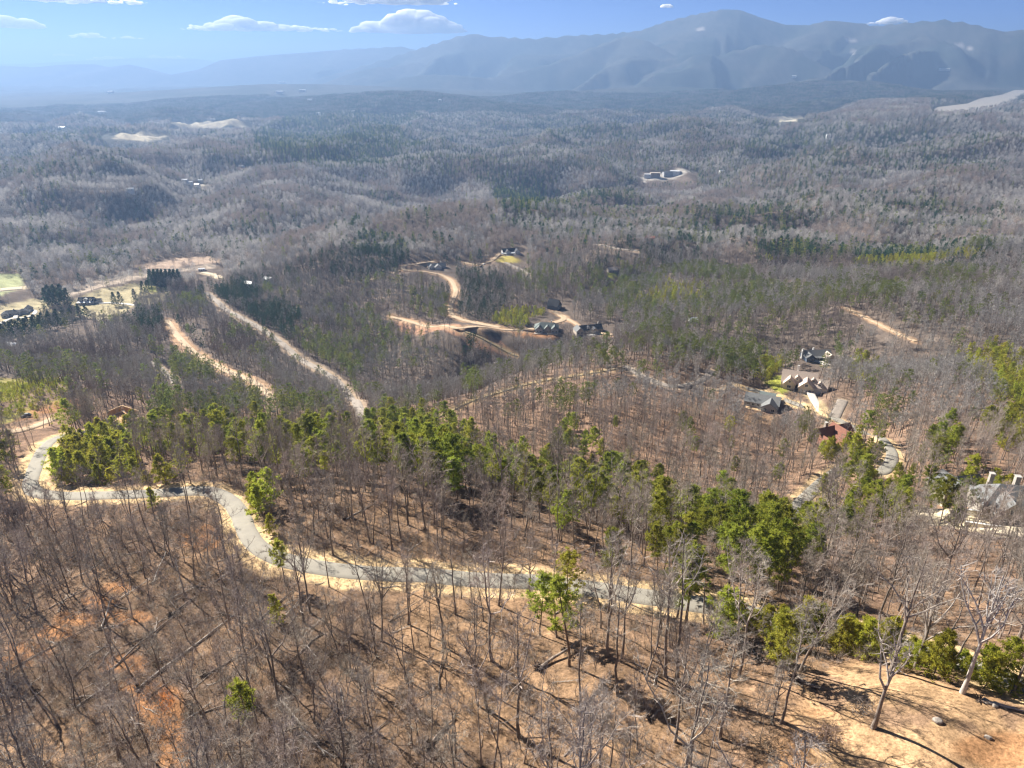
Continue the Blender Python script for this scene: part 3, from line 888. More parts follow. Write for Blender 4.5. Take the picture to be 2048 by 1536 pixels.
# the kinds of tree: (trunk builder, crown builder, bark, foliage, height)
BARE, PINE, YOUNG, SPRUCE = [], [], [], []
for i, kw in enumerate([
    dict(H=18, r0=.165, cb=.50, nl=15, spread=.17, nsub=6, ntw=7),
    dict(H=16, r0=.13, cb=.55, nl=13, spread=.15, nsub=5, ntw=7, lean=(.06, .02)),
    dict(H=20, r0=.21, cb=.45, nl=18, spread=.20, nsub=6, ntw=7, fork=2),
    dict(H=14, r0=.13, cb=.50, nl=12, spread=.17, nsub=5, ntw=7, lean=(-.10, .03)),
    dict(H=17, r0=.18, cb=.38, nl=18, spread=.25, nsub=7, ntw=7, fork=3),
    dict(H=15, r0=.14, cb=.60, nl=11, spread=.16, nsub=5, ntw=8, lean=(.03, -.12)),
    dict(H=19, r0=.15, cb=.62, nl=12, spread=.14, nsub=6, ntw=7, lean=(.02, .04)),
    dict(H=12, r0=.10, cb=.35, nl=14, spread=.2, nsub=5, ntw=8)]):
    BARE.append((*make_bare(100 + i, **kw), M_BARK, M_TWIG, kw['H']))
for i, kw in enumerate([
    dict(H=18, r0=.19, cb=.46, nb=44, spread=.17),
    dict(H=16, r0=.18, cb=.36, nb=44, spread=.21, lean=.05),
    dict(H=19, r0=.21, cb=.52, nb=40, spread=.16, lean=-.04),
    dict(H=14, r0=.16, cb=.3, nb=48, spread=.23),
    dict(H=17, r0=.2, cb=.38, nb=44, spread=.24, shape='cone')]):
    PINE.append((*make_pine(200 + i, **kw), M_PINEBARK, M_PINE, kw['H']))
for i, kw in enumerate([
    dict(H=9, r0=.11, cb=.06, nb=46, spread=.26, tufts=6, needles=16, shape='cone', ts=.7, nw=.14),
    dict(H=7, r0=.09, cb=.04, nb=40, spread=.34, tufts=6, needles=16, shape='cone', ts=.65, nw=.14),
    dict(H=11, r0=.13, cb=.15, nb=46, spread=.24, tufts=6, needles=16, shape='round', ts=.7, nw=.14)]):
    YOUNG.append((*make_pine(300 + i, **kw), M_PINEBARK, M_BRIGHT, kw['H']))
for i, kw in enumerate([
    dict(H=13, r0=.18, cb=.05, nb=60, spread=.27, tufts=6, needles=13, shape='cone', ts=.7, nw=.16),
    dict(H=12, r0=.18, cb=.08, nb=56, spread=.33, tufts=6, needles=13, shape='cone', ts=.75, nw=.16)]):
    SPRUCE.append((*make_pine(400 + i, **kw), M_PINEBARK, M_DARK, kw['H']))

# woods further off: fewer, broader strokes per tree
def mid_bare(seed, H, s):
    return make_bare(seed, H=H, r0=.2, cb=.4, nl=11, spread=s, nsub=4, ntw=6, tw_r=.038, tw_len=1.5, sides=4, wob=.5)
def mid_pine(seed, H, s, shape='round', cb=.45):
    return make_pine(seed, H=H, r0=.22, cb=cb, nb=22, spread=s, tufts=3, needles=9, ts=.95, nw=.26, shape=shape)
MID_BARE = [joined('bare_tree_mid', [(a, M_BARK), (c, M_TWIGMID)]) for a, c in (mid_bare(500 + i, H, s) for i, (H, s) in enumerate(((18, .22), (16, .2), (14, .24), (19, .18))))]
MID_BARE += [joined('bare_tree_mid', [(a, M_BARK), (c, mt_)]) for mt_ in (M_TWIGPALE, M_TWIGDARK) for a, c in (mid_bare(580 + i, H, s) for i, (H, s) in enumerate(((17, .24), (15, .22))))]
MID_PINE = [joined('pine_mid', [(a, M_PINEBARK), (c, M_PINEMID)]) for a, c in (mid_pine(520 + i, H, s) for i, (H, s) in enumerate(((18, .17), (16, .19), (14, .22))))]
MID_YOUNG = [joined('young_pine_mid', [(a, M_PINEBARK), (c, M_BRIGHT)]) for a, c in (mid_pine(540 + i, H, s, 'cone', .06) for i, (H, s) in enumerate(((9, .27), (8, .32))))]
MID_DARK = [joined('dark_pine_mid', [(a, M_PINEBARK), (c, M_DARK)]) for a, c in (mid_pine(560 + i, H, s, 'cone', .2) for i, (H, s) in enumerate(((17, .2), (15, .24))))]

def far_bare(seed, H, w_):
    g = np.random.default_rng(seed); B = TB(); m = 200
    q = g.uniform(0, 1, m) ** .7; a = g.uniform(0, 6.28, m)
    rr_ = w_ * np.sqrt(g.uniform(0, 1, m)) * np.sin(math.pi * (.2 + .75 * q)) ** .6
    A = np.stack([rr_ * np.cos(a), rr_ * np.sin(a), H * (.35 + .55 * q)], 1)
    D = unit(np.stack([np.cos(a) * .4, np.sin(a) * .4, np.full(m, 1.0)], 1) + g.normal(0, .45, (m, 3))) * g.uniform(1.6, 3.2, (m, 1))
    B.spikes(A, D, .085, 2)
    B.spikes([(0, 0, -.5)], [(0, 0, H * .9)], .25, 3)
    return B
def far_ever(seed, H, w_, top=.9):
    g = np.random.default_rng(seed); B = TB(); m = 120
    q = g.uniform(0, 1, m); a = g.uniform(0, 6.28, m)
    rr_ = w_ * np.sqrt(g.uniform(.2, 1, m)) * (1.05 - q * top)
    A = np.stack([rr_ * np.cos(a), rr_ * np.sin(a), H * (.15 + .8 * q)], 1)
    D = unit(np.stack([np.cos(a), np.sin(a), np.full(m, .6)], 1) + g.normal(0, .6, (m, 3))) * g.uniform(1.0, 1.9, (m, 1))
    B.spikes(A, D, .55, 2)
    B.spikes([(0, 0, -.5)], [(0, 0, H * .8)], .25, 3)
    return B
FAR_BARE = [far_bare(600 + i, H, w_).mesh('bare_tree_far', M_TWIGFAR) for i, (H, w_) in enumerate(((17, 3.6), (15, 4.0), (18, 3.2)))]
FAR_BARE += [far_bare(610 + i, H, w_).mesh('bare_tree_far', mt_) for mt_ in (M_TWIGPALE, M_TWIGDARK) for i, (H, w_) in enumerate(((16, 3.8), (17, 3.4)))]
FAR_PINE = [far_ever(620 + i, H, w_).mesh('pine_far', M_DARK if i else M_PINEMID) for i, (H, w_) in enumerate(((17, 3.2), (16, 3.6), (14, 3.4)))]
def clump(seed, green):
    g = np.random.default_rng(seed); vsx, fsx, mi, b = [], [], [], 0
    for i in range(24):
        ev = g.uniform() < green
        v, f = (far_ever(700 + i + seed, g.uniform(13, 18), 3.6) if ev else far_bare(700 + i + seed, g.uniform(14, 19), 5)).get()
        keep = g.permutation(len(f))[:70]
        f = f[keep]
        p = np.array([g.uniform(-24, 24), g.uniform(-24, 24), -1.5])
        vsx.append(v * np.array([1.15, 1.15, 1]) + p); fsx.append(f + b); mi.append(np.full(len(f), 1 if ev else 0)); b += len(v)
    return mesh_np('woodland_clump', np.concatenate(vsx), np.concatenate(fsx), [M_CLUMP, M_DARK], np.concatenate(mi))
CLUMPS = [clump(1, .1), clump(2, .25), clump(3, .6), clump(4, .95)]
BRUSH = [make_brush(800 + i, *a).mesh('brush', M_BRUSH if i % 2 else M_TWIG) for i, a in enumerate(((1.2, 46, 1.3), (.9, 40, 2.2), (1.6, 50, 1.0), (.7, 26, 3.2)))]
SAPL = [joined('sapling', [(a, M_BARK), (c, M_TWIG)]) for a, c in (make_bare(850 + i, H=H, r0=.05, cb=.3, nl=9, spread=.2, nsub=3, ntw=5, tw_len=.8, tw_r=.016, sides=4, lean=l) for i, (H, l) in enumerate(((6, (.05, 0)), (8, (-.05, .05)), (5, (.1, -.1)))))]

def stuff_instances(name, label, protos, pos, rot, scl, idx, **props):
    """one object that sets copies of the prototypes on its points"""
    col = bpy.data.collections.new(name + '_kinds')
    for i, me in enumerate(protos):
        o = bpy.data.objects.new('%s_kind_%02d' % (name, i), me); col.objects.link(o)
    me = bpy.data.meshes.new(name)
    k = len(pos)
    me.vertices.add(k); me.vertices.foreach_set('co', np.asarray(pos, np.float32).ravel())
    a = me.attributes.new('rot', 'FLOAT_VECTOR', 'POINT'); a.data.foreach_set('vector', np.asarray(rot, np.float32).ravel())
    a = me.attributes.new('scl', 'FLOAT_VECTOR', 'POINT'); a.data.foreach_set('vector', np.asarray(scl, np.float32).ravel())
    a = me.attributes.new('idx', 'INT', 'POINT'); a.data.foreach_set('value', np.asarray(idx, np.int32).ravel())
    o = obj(name, me, kind='stuff', label=label, **props)
    ng = bpy.data.node_groups.new(name, 'GeometryNodeTree')
    ng.interface.new_socket('Geometry', in_out='INPUT', socket_type='NodeSocketGeometry')
    ng.interface.new_socket('Geometry', in_out='OUTPUT', socket_type='NodeSocketGeometry')
    gi, go = ng.nodes.new('NodeGroupInput'), ng.nodes.new('NodeGroupOutput')
    ci = ng.nodes.new('GeometryNodeCollectionInfo'); ci.inputs[0].default_value = col
    ci.inputs['Separate Children'].default_value = True; ci.inputs['Reset Children'].default_value = True
    ip = ng.nodes.new('GeometryNodeInstanceOnPoints'); ip.inputs['Pick Instance'].default_value = True
    def attr(nm, ty):
        q = ng.nodes.new('GeometryNodeInputNamedAttribute'); q.data_type = ty; q.inputs[0].default_value = nm; return q.outputs[0]
    L = ng.links.new
    L(gi.outputs[0], ip.inputs['Points']); L(ci.outputs[0], ip.inputs['Instance']); L(attr('idx', 'INT'), ip.inputs['Instance Index'])
    e2r = ng.nodes.new('FunctionNodeEulerToRotation'); L(attr('rot', 'FLOAT_VECTOR'), e2r.inputs[0]); L(e2r.outputs[0], ip.inputs['Rotation'])
    L(attr('scl', 'FLOAT_VECTOR'), ip.inputs['Scale']); L(ip.outputs[0], go.inputs[0])
    md = o.modifiers.new('scatter', 'NODES'); md.node_group = ng
    return o

# ------------------------------------------------------------------ where the trees stand
# stands of evergreens: (cx, cy, rx, ry, share, kind) as seen; kind p pine, y young bright, d dark
GREEN = [
 (330,840,95,40,.75,'p'),(450,845,110,45,.6,'p'),(600,875,120,45,.6,'p'),(560,835,100,30,.5,'p'),(760,885,120,35,.7,'p'),(870,915,90,38,.85,'p'),
 (840,835,75,30,.6,'p'),(900,875,60,30,.75,'p'),(700,860,80,26,.5,'p'),(1010,920,55,26,.8,'p'),(1100,945,75,32,.7,'p'),(1180,958,85,36,.7,'p'),(1120,985,65,40,.6,'p'),
 (1250,972,85,34,.75,'p'),(1310,998,75,28,.75,'p'),(1160,880,50,30,.65,'p'),(1175,925,42,26,.85,'y'),(1375,1025,70,45,.65,'p'),(1440,1005,55,30,.6,'p'),
 (1480,1075,70,50,.75,'p'),(1560,1075,90,45,.85,'p'),(1605,1085,50,25,.6,'p'),(1285,938,20,15,.9,'y'),
 (150,905,62,62,.97,'y'),(220,880,45,55,.85,'y'),(250,930,60,35,.6,'y'),(310,935,60,30,.55,'y'),(380,935,40,30,.4,'p'),
 (445,945,28,25,.85,'y'),(500,960,30,30,.75,'y'),(525,1000,26,48,.8,'y'),(545,1060,20,40,.5,'p'),
 (1480,1212,70,34,.85,'y'),(1580,1218,70,34,.75,'y'),(1700,1235,75,36,.75,'y'),(1840,1265,120,38,.65,'y'),(1970,1288,110,45,.7,'y'),
 (1745,955,70,60,.85,'p'),(1640,995,26,55,.8,'y'),(1715,1000,60,50,.65,'p'),(1810,985,70,65,.75,'p'),(1870,985,50,50,.45,'p'),
 (1960,948,80,22,.95,'y'),(2030,975,40,20,.95,'y'),(1890,880,32,36,.85,'p'),(1785,822,22,20,.8,'p'),(1690,880,40,26,.8,'y'),(1720,885,50,26,.9,'y'),(1745,860,40,20,.7,'p'),
 (1630,850,30,30,.5,'p'),(2035,828,45,40,.9,'y'),(1985,705,75,36,.9,'y'),(2035,750,50,46,.85,'y'),(1545,800,26,50,.5,'p'),
 (1490,715,60,36,.75,'p'),(1550,728,45,28,.85,'y'),(1600,735,50,20,.6,'p'),(1725,715,34,26,.9,'y'),(1660,700,40,18,.5,'p'),(1450,690,50,34,.6,'p'),
 (1250,715,75,30,0.44,'p'),(1320,700,80,34,0.36,'p'),(1140,800,60,40,0.25,'p'),(945,760,20,22,0.73,'p'),
 (1600,496,115,17,0.95,'y'),(1790,508,85,22,0.95,'y'),(1900,492,70,14,0.70,'y'),(1700,493,80,11,0.60,'y'),(1980,480,80,12,0.33,'p'),
 (1400,555,110,26,0.56,'p'),(1460,590,150,30,0.56,'p'),(1330,575,90,26,0.60,'y'),(1250,555,70,30,0.48,'p'),(1700,588,110,26,0.52,'p'),(1630,595,90,24,0.44,'p'),(1900,560,100,22,0.29,'p'),(1850,620,90,26,0.33,'p'),(1560,640,90,24,0.33,'p'),
 (1400,640,60,22,0.40,'p'),(1300,640,60,26,0.40,'p'),(1260,620,60,26,0.48,'p'),
 (1040,385,55,38,0.85,'d'),(1000,350,50,22,0.50,'d'),(760,505,60,40,0.50,'d'),(1190,400,100,30,0.50,'d'),(1350,330,50,16,0.95,'d'),
 (470,588,55,18,0.85,'d'),(540,628,62,25,0.85,'d'),(620,690,46,30,0.69,'p'),(680,735,50,32,0.69,'p'),(560,655,40,20,0.60,'d'),
 (330,700,44,18,0.69,'p'),(378,742,70,25,0.73,'p'),(398,680,13,24,0.95,'d'),(300,640,60,18,0.50,'d'),(490,770,26,16,0.73,'p'),(510,800,40,18,0.40,'p'),
 (930,585,85,60,0.40,'d'),(1045,628,62,22,0.90,'y'),(860,610,50,34,0.36,'p'),(960,690,40,20,0.70,'d'),(1020,660,50,9,0.40,'p'),(1085,560,60,30,0.33,'p'),(730,660,60,40,0.20,'p'),(780,700,120,30,0.20,'p'),
 (60,770,90,30,0.29,'p'),(100,740,120,24,0.25,'p'),
 (730,275,220,55,0.75,'d'),(640,200,250,18,0.60,'d'),(330,215,260,18,0.40,'d'),(160,270,150,14,0.50,'d'),(900,320,130,30,0.40,'d'),(1500,330,300,50,0.35,'d'),(1750,290,260,40,0.30,'d'),(1150,440,160,30,0.40,'d'),(1500,450,120,22,0.40,'d'),(1850,430,200,30,0.25,'p'),(600,300,200,40,0.20,'d'),(120,330,140,30,0.25,'d'),(1000,260,200,40,0.35,'d'),(60,210,200,20,0.35,'d'),(1150,300,160,40,0.35,'d'),(1300,250,250,30,0.30,'d'),(1500,430,160,22,0.55,'d'),(1250,430,120,30,0.36,'p'),
 (1380,460,60,20,0.48,'p'),(1700,400,200,20,0.25,'p'),(1900,330,120,20,0.25,'p'),(300,470,300,30,0.12,'d'),
 (1030,1140,26,26,.6,'y'),(1140,1130,45,30,.9,'y'),(1345,1110,40,60,.4,'p'),(1385,1100,30,60,.8,'p'),(1390,1180,24,26,.8,'y'),
]
# what must stay in sight: trees on the near side that would stand in front of it thin out
SEEN_LINES = [(ROADS[0][1][3:20], 11, .6), (ROADS[0][1][11:20], 15, .85), (ROADS[0][1][3:8], 14, .9), (ROADS[1][1], 6, .75), (ROADS[2][1], 7, .75), (ROADS[4][1], 9, .9), (ROADS[6][1], 8, .85), (ROADS[7][1], 8, .6), (ROADS[8][1], 7, .9), (ROADS[9][1], 6, .85), (ROADS[10][1], 6, .9),
 (ROADS[14][1][:9], 6, .7), (ROADS[14][1][8:12], 13, .95), (ROADS[14][1][15:], 8, .5), (ROADS[15][1], 8, .95), (ROADS[16][1], 6, .8), (ROADS[18][1], 6, .7), (ROADS[19][1], 13, .5), (ROADS[3][1], 5, .7), (ROADS[13][1], 5, .5), (ROADS[12][1], 5, .7), (ROADS[11][1], 5, .6), (ROADS[23][1], 5, .6)]
SEEN_BOX = [  # px0, py0, px1, py1, share
 (150,585,200,625,.97),(0,605,80,650,.97),(-20,635,190,670,.6),(180,590,270,625,.9),(390,528,445,556,.9),(215,812,300,848,.85),(985,492,1055,530,.97),(845,518,915,545,.9),(1092,592,1145,640,.92),
 (1062,630,1125,678,.92),(1148,636,1230,678,.8),(1208,535,1240,560,.85),(1598,690,1668,728,.95),(1560,730,1635,795,.97),(1490,772,1560,830,.85),(1638,858,1690,895,.55),
 (1865,955,1920,1015,.6),(1990,985,2048,1020,.15),(1375,632,1398,655,.8),(1580,1340,2048,1536,.97),(200,265,340,285,.95),(340,243,505,258,.95),(1276,342,1395,364,.95),(1556,232,1610,246,.9),
 (0,552,45,590,.9),(325,630,420,718,.35),(350,1100,400,1195,.85),(240,1150,290,1240,.85),(225,1260,262,1345,.85),(55,1355,118,1450,.85),(1900,1150,1960,1390,.9),(1085,1150,1160,1335,.75),(535,1185,572,1246,.9),(0,755,130,850,.6),(270,530,430,560,.35),(1860,195,2040,228,.5)]
DENS = [  # thinner or denser woods: (cx, cy, rx, ry, factor)
 (1250,870,260,120,.95),(1500,900,150,80,.8),(250,1300,330,200,.8),(900,1350,350,150,.7),(1200,1400,250,120,.8),(420,1050,80,40,.4),(300,1230,120,60,.3),(90,1285,120,50,.3),(325,1430,60,90,.3),(1400,1500,140,60,.6),
 (1800,1140,260,50,1.4),(150,1100,180,120,1.5),(600,1400,200,130,1.5),(1750,1200,330,60,1.5)]

ang = R(50)
def jitter_grid(r0, r1, step, seed, warp=.48):
    g = np.random.default_rng(seed)
    ang = R(57) if r1 < 400 else R(50)
    hx = r1 * math.sin(ang)
    nx_, ny_ = int(2 * hx / step) + 1, int((r1) / step) + 1
    X, Y = np.meshgrid((np.arange(nx_) + .5) * step - hx, (np.arange(ny_) + .5) * step)
    X = X.ravel() + g.uniform(-warp, warp, X.size) * step; Y = Y.ravel() + g.uniform(-warp, warp, Y.size) * step
    r = np.hypot(X, Y)
    k = (r >= r0) & (r < r1) & (np.abs(np.arctan2(X, Y)) < ang)
    return X[k], Y[k], g

BUILT = [(x, y, rad * .95) for (x, y, z, yaw, rad) in SITE_W.values()]
def open_ground(X, Y, margin=1.5):
    """True where no tree may stand"""
    bad = np.zeros(len(X), bool)
    for p, (nm, pp, w, mat, sh) in zip(ROAD_W, ROADS):
        b = w + 4
        m = (X > p[:, 0].min() - b) & (X < p[:, 0].max() + b) & (Y > p[:, 1].min() - b) & (Y < p[:, 1].max() + b)
        if m.any():
            d, _ = seg_dist(X[m], Y[m], p[::2] if len(p) > 6 else p)
            bad[m] |= d < w / 2 + margin
    for nm, poly in CLEAR.items():
        q = np.array(poly)
        m = (X > q[:, 0].min()) & (X < q[:, 0].max()) & (Y > q[:, 1].min()) & (Y < q[:, 1].max())
        if m.any():
            bad[m] |= in_poly(X[m], Y[m], poly)
    for x, y, rad in BUILT:
        bad |= (X - x) ** 2 + (Y - y) ** 2 < rad * rad
    bad |= in_poly(X, Y, LAKE)
    return bad

def hides(X, Y, Z, H, g):
    out = np.zeros(len(X), bool)
    for fr in (.3, .6, .9):
        px, py, _ = project(X, Y, Z + H * fr)
        for line, hw, share in SEEN_LINES:
            l = np.array(line)
            m = (px > l[:, 0].min() - hw) & (px < l[:, 0].max() + hw) & (py > l[:, 1].min() - hw) & (py < l[:, 1].max() + hw)
            if m.any():
                d, _ = seg_dist(px[m], py[m], line)
                out[m] |= (d < hw) & (g.uniform(0, 1, m.sum()) < share)
        for x0, y0, x1, y1, share in SEEN_BOX:
            m = (px > x0) & (px < x1) & (py > y0) & (py < y1)
            if m.any():
                out[m] |= g.uniform(0, 1, m.sum()) < share
    return out

def kinds_of(X, Y, Z, H, g):
    """0 bare, 1 pine, 2 young, 3 dark"""
    px, py, _ = project(X, Y, Z + H * .6)
    k = np.zeros(len(X), int)
    r = np.hypot(X, Y)
    u = g.uniform(0, 1, len(X))
    nz = fbm(X / 120, Y / 120, 3, 301)
    bgp = np.where(r < 250, .008, .05) + .32 * smooth(.54, .72, nz) * smooth(300, 900, r)
    bgp = np.where(r > 5000, .35 + .3 * smooth(.45, .6, nz), bgp)
    k = np.where(u < bgp, np.where(r > 900, 3, 1), k)
    for cx, cy, rx, ry, share, kd in GREEN:
        m = ((px - cx) / rx) ** 2 + ((py - cy) / ry) ** 2 < 1
        if m.any():
            uu = g.uniform(0, 1, m.sum())
            k[m] = np.where(uu < share * (.78 + .6 * nz[m]), {'p': 1, 'y': 2, 'd': 3}[kd], np.where(uu < .9 * share, k[m], 0 if share > .3 else k[m]))
    return k

def density(X, Y, Z, g):
    px, py, _ = project(X, Y, Z)
    f = np.full(len(X), .86)
    for cx, cy, rx, ry, v in DENS:
        q = ((px - cx) / rx) ** 2 + ((py - cy) / ry) ** 2
        f *= 1 + (v - 1) * (1 - smooth(.5, 1.2, q))
    return g.uniform(0, 1, len(X)) < f * (.8 + .4 * fbm(X / 30, Y / 30, 2, 311))

def stand(r0, r1, step, seed, hides_too=True):
    X, Y, g = jitter_grid(r0, r1, step, seed)
    Z = ground(X, Y)
    H = np.full(len(X), 15.0)
    ok = ~open_ground(X, Y) & density(X, Y, Z, g)
    X, Y, Z, H = X[ok], Y[ok], Z[ok], H[ok]
    k = kinds_of(X, Y, Z, H, g)
    if hides_too:
        h = hides(X, Y, Z, np.where(k == 2, 8.0, 16.0), g)
        X, Y, Z, k = X[~h], Y[~h], Z[~h], k[~h]
    return X, Y, Z, k, g

def rot_scl(g, n_, lo=.75, hi=1.2, tilt=.05):
    rot = np.stack([g.normal(0, tilt, n_), g.normal(0, tilt, n_), g.uniform(0, 6.283, n_)], 1)
    s = g.uniform(lo, hi, n_)
    scl = np.stack([s * g.uniform(.9, 1.15, n_), s * g.uniform(.9, 1.15, n_), s], 1)
    return rot, scl

# nearest woods: every tree of the first 330 m drawn in full, the ones that show largest each an object of its own
NX_, NY_, NZ_, NK_, g = stand(48, 345, 5.1, 901)
SMALLER = np.array([1.0, .82, .95, 1.0])
FULL = [BARE, PINE, YOUNG, SPRUCE]
n_ = len(NX_)
NROT, NSCL = rot_scl(g, n_, .65, 1.32)
NSCL *= SMALLER[NK_][:, None]
NVAR = np.array([g.integers(0, len(FULL[k])) for k in NK_])
px, py, dep = project(NX_, NY_, NZ_ + 8)
NH = np.array([FULL[k][v][4] for k, v in zip(NK_, NVAR)]) * NSCL[:, 2]
size = np.where((px > 0) & (px < 2048) & (py > 0) & (py < 1560), NH / dep, 0)
single = np.zeros(n_, bool)
for kd, most in ((0, 285), (1, 270), (2, 270), (3, 40)):
    i = np.where(NK_ == kd)[0]
    i = i[np.argsort(-size[i])][:most]
    single[i[size[i] > 0]] = True

# ------------------------------------------------------------------ trees that stand as objects of their own
def empty(name, loc, rz=0.0, rot=None, scl=None, **props):
    o = bpy.data.objects.new(name, None)
    scene.collection.objects.link(o)
    o.location = loc
    o.rotation_euler = rot if rot is not None else (0, 0, rz)
    if scl is not None:
        o.scale = scl
    for k, v in props.items():
        o[k] = v
    return o
R1PX = np.array(ROADS[0][1][5:])
def road_row(px):
    return np.interp(px, R1PX[:, 0], R1PX[:, 1])
def place_words(px, py, d):
    below = py > road_row(px) + 4
    if px < 52 and py > 960:
        return 'under the hairpin'
    if below:
        if px < 300: return 'among logs under the hairpin'
        if px < 560: return 'on the log-strewn slope'
        if px < 850: return 'on the dark brushy slope'
        if px < 1150: return 'around the lone leaning pine'
        if px < 1400: return 'on the orange leaf slope'
        if px < 1620: return 'beside the bare clearing'
        return 'behind the sandy clearing'
    if py > 1080:
        if px < 1000: return 'just above the straight road'
        if px < 1400: return 'behind the straight road'
        if px < 1700: return 'behind the young pine row'
        return 'below the mansion court'
    if px < 110: return 'outside the gravel hairpin'
    if px < 430:
        return 'inside the hairpin' if py > 880 else 'beside the timber-framed house'
    if px < 700: return 'above the S-bend'
    if px < 1000: return 'on the pine ridge flank'
    if px < 1350: return 'on the pine ridge crest' if py > 930 else 'on the brown hill'
    if px < 1640: return 'below the grey-roofed house' if py < 960 else 'beside the grey road end'
    if px < 1830: return 'around the red-roofed lodge'
    return 'around the stone mansion'
LOOK = [
 ['tall straight leafless tree', 'slightly leaning slim leafless tree', 'tall forked leafless tree', 'crooked leaning leafless tree', 'broad-crowned leafless tree', 'slim tilted leafless tree', 'thin high-crowned leafless tree', 'small bushy leafless tree'],
 ['tall round-crowned pine', 'leaning full-crowned pine', 'tall pine with small high crown', 'short wide pine', 'pointed tiered pine'],
 ['conical yellow-green young pine', 'low bushy yellow-green pine', 'rounded young yellow-green pine'],
 ['dense dark conical evergreen', 'wide dark evergreen']]
KNAME = ['bare_tree', 'pine_tree', 'young_pine', 'dark_evergreen']
KCAT = ['bare tree', 'pine tree', 'young pine', 'evergreen']
MESHES = []
for k, kinds in enumerate(FULL):
    row = []
    for j, (tb, cbd, mb_, ml_, H) in enumerate(kinds):
        row.append((tb.mesh('trunk', mb_, True), cbd.mesh('crown', ml_)))
    MESHES.append(row)
JOINED = [[joined(KNAME[k] + '_whole', [(a, mb_), (c, ml_)]) for a, c, mb_, ml_, H in kinds] for k, kinds in enumerate(FULL)]

def tree_object(k, j, loc, rot, scl, label, group=None):
    o = empty(KNAME[k], loc, rot=rot, scl=scl, label=label, category=KCAT[k])
    if group:
        o['group'] = group
    for nm, me in zip(('trunk', 'crown'), MESHES[k][j]):
        link(bpy.data.objects.new(nm, me), o)
    return o
bpx, bpy_, _ = project(NX_, NY_, NZ_)
ORD = ['leftmost', 'second', 'third', 'fourth', 'fifth', 'sixth', 'seventh', 'eighth', 'ninth', 'tenth', 'eleventh', 'twelfth', 'thirteenth', 'fourteenth', 'fifteenth', 'sixteenth', 'seventeenth', 'eighteenth', 'nineteenth', 'twentieth']
ORD += ['twenty-' + q for q in ('first', 'second', 'third', 'fourth', 'fifth', 'sixth', 'seventh', 'eighth', 'ninth')] + ['thirtieth'] + ['thirty-' + q for q in ('first', 'second', 'third', 'fourth', 'fifth', 'sixth', 'seventh', 'eighth', 'ninth')] + ['fortieth']
stands = {}
for i in np.where(single)[0]:
    k, j = int(NK_[i]), int(NVAR[i])
    stands.setdefault((k, j, place_words(bpx[i], bpy_[i], 0)), []).append(i)
for (k, j, wds), mem in stands.items():
    mem.sort(key=lambda i: bpx[i])
    lk = LOOK[k][j]
    for c_, i in enumerate(mem):
        grp = None
        if len(mem) == 1:
            lab = lk + ' ' + wds
        else:
            grp = lk + ', several ' + wds
            if c_ == 0: lab = 'leftmost ' + lk + ' ' + wds
            elif c_ == len(mem) - 1: lab = 'rightmost ' + lk + ' ' + wds
            else: lab = ORD[min(c_, 39)] + ' ' + lk + ' from the left ' + wds
        tree_object(k, j, (NX_[i], NY_[i], NZ_[i]), NROT[i], NSCL[i], lab, grp)

# the rest of the near woods, then the middle and far woods
rest = ~single
for k, nm, lb in ((0, 'bare_woodland', 'leafless grey woods covering the near slopes'), (1, 'pine_woodland', 'pines scattered through the near woods'), (2, 'young_pine_thicket', 'yellow-green young pines in thickets'), (3, 'dark_evergreens', 'dark evergreens in the near woods')):
    i = np.where(rest & (NK_ == k))[0]
    if len(i):
        stuff_instances(nm, lb, JOINED[k], np.stack([NX_[i], NY_[i], NZ_[i]], 1), NROT[i], NSCL[i], NVAR[i])

def relief_tone(x, y, g, n0, n1):
    """tone of leafless tree: noise patches, paler or darker, stand in for relief shading"""
    q = fbm(x / 85, y / 85, 3, 401) + g.normal(0, .06, len(x)) + .12 * (fbm(x / 420, y / 420, 2, 407) - .5)
    return np.where(q > .56, n0 + g.integers(0, n1, len(x)), np.where(q < .42, n0 + n1 + g.integers(0, n1, len(x)), g.integers(0, n0, len(x))))
MX, MY, MZ, MK, g = stand(345, 1000, 5.2, 902)
rot, scl = rot_scl(g, len(MX), .75, 1.2)
for k, protos, nm, lb in ((0, MID_BARE, 'bare_woodland', 'leafless woods on the middle hills'), (1, MID_PINE, 'pine_woodland', 'pines on the middle hills'), (2, MID_YOUNG, 'young_pine_thicket', 'bright young pines in bands on the middle hills'), (3, MID_DARK, 'dark_evergreens', 'dark evergreens on the middle hills')):
    i = np.where(MK == k)[0]
    if len(i):
        stuff_instances(nm, lb, protos, np.stack([MX[i], MY[i], MZ[i]], 1), rot[i], scl[i], relief_tone(MX[i], MY[i], g, 4, 2) if k == 0 else g.integers(0, len(protos), len(i)))
FX, FY, FZ, FK, g = stand(1000, 3000, 7.4, 903)
rot, scl = rot_scl(g, len(FX), .8, 1.25)
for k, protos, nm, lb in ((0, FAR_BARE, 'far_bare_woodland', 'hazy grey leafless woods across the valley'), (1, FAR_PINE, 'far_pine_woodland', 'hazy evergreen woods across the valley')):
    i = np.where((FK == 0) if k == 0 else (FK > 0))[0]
    stuff_instances(nm, lb, protos, np.stack([FX[i], FY[i], FZ[i]], 1), rot[i], scl[i], relief_tone(FX[i], FY[i], g, 3, 2) if k == 0 else g.integers(0, len(protos), len(i)))
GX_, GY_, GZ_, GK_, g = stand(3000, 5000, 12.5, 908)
rot, scl = rot_scl(g, len(GX_), 1.1, 1.6); scl[:, :2] *= 1.25
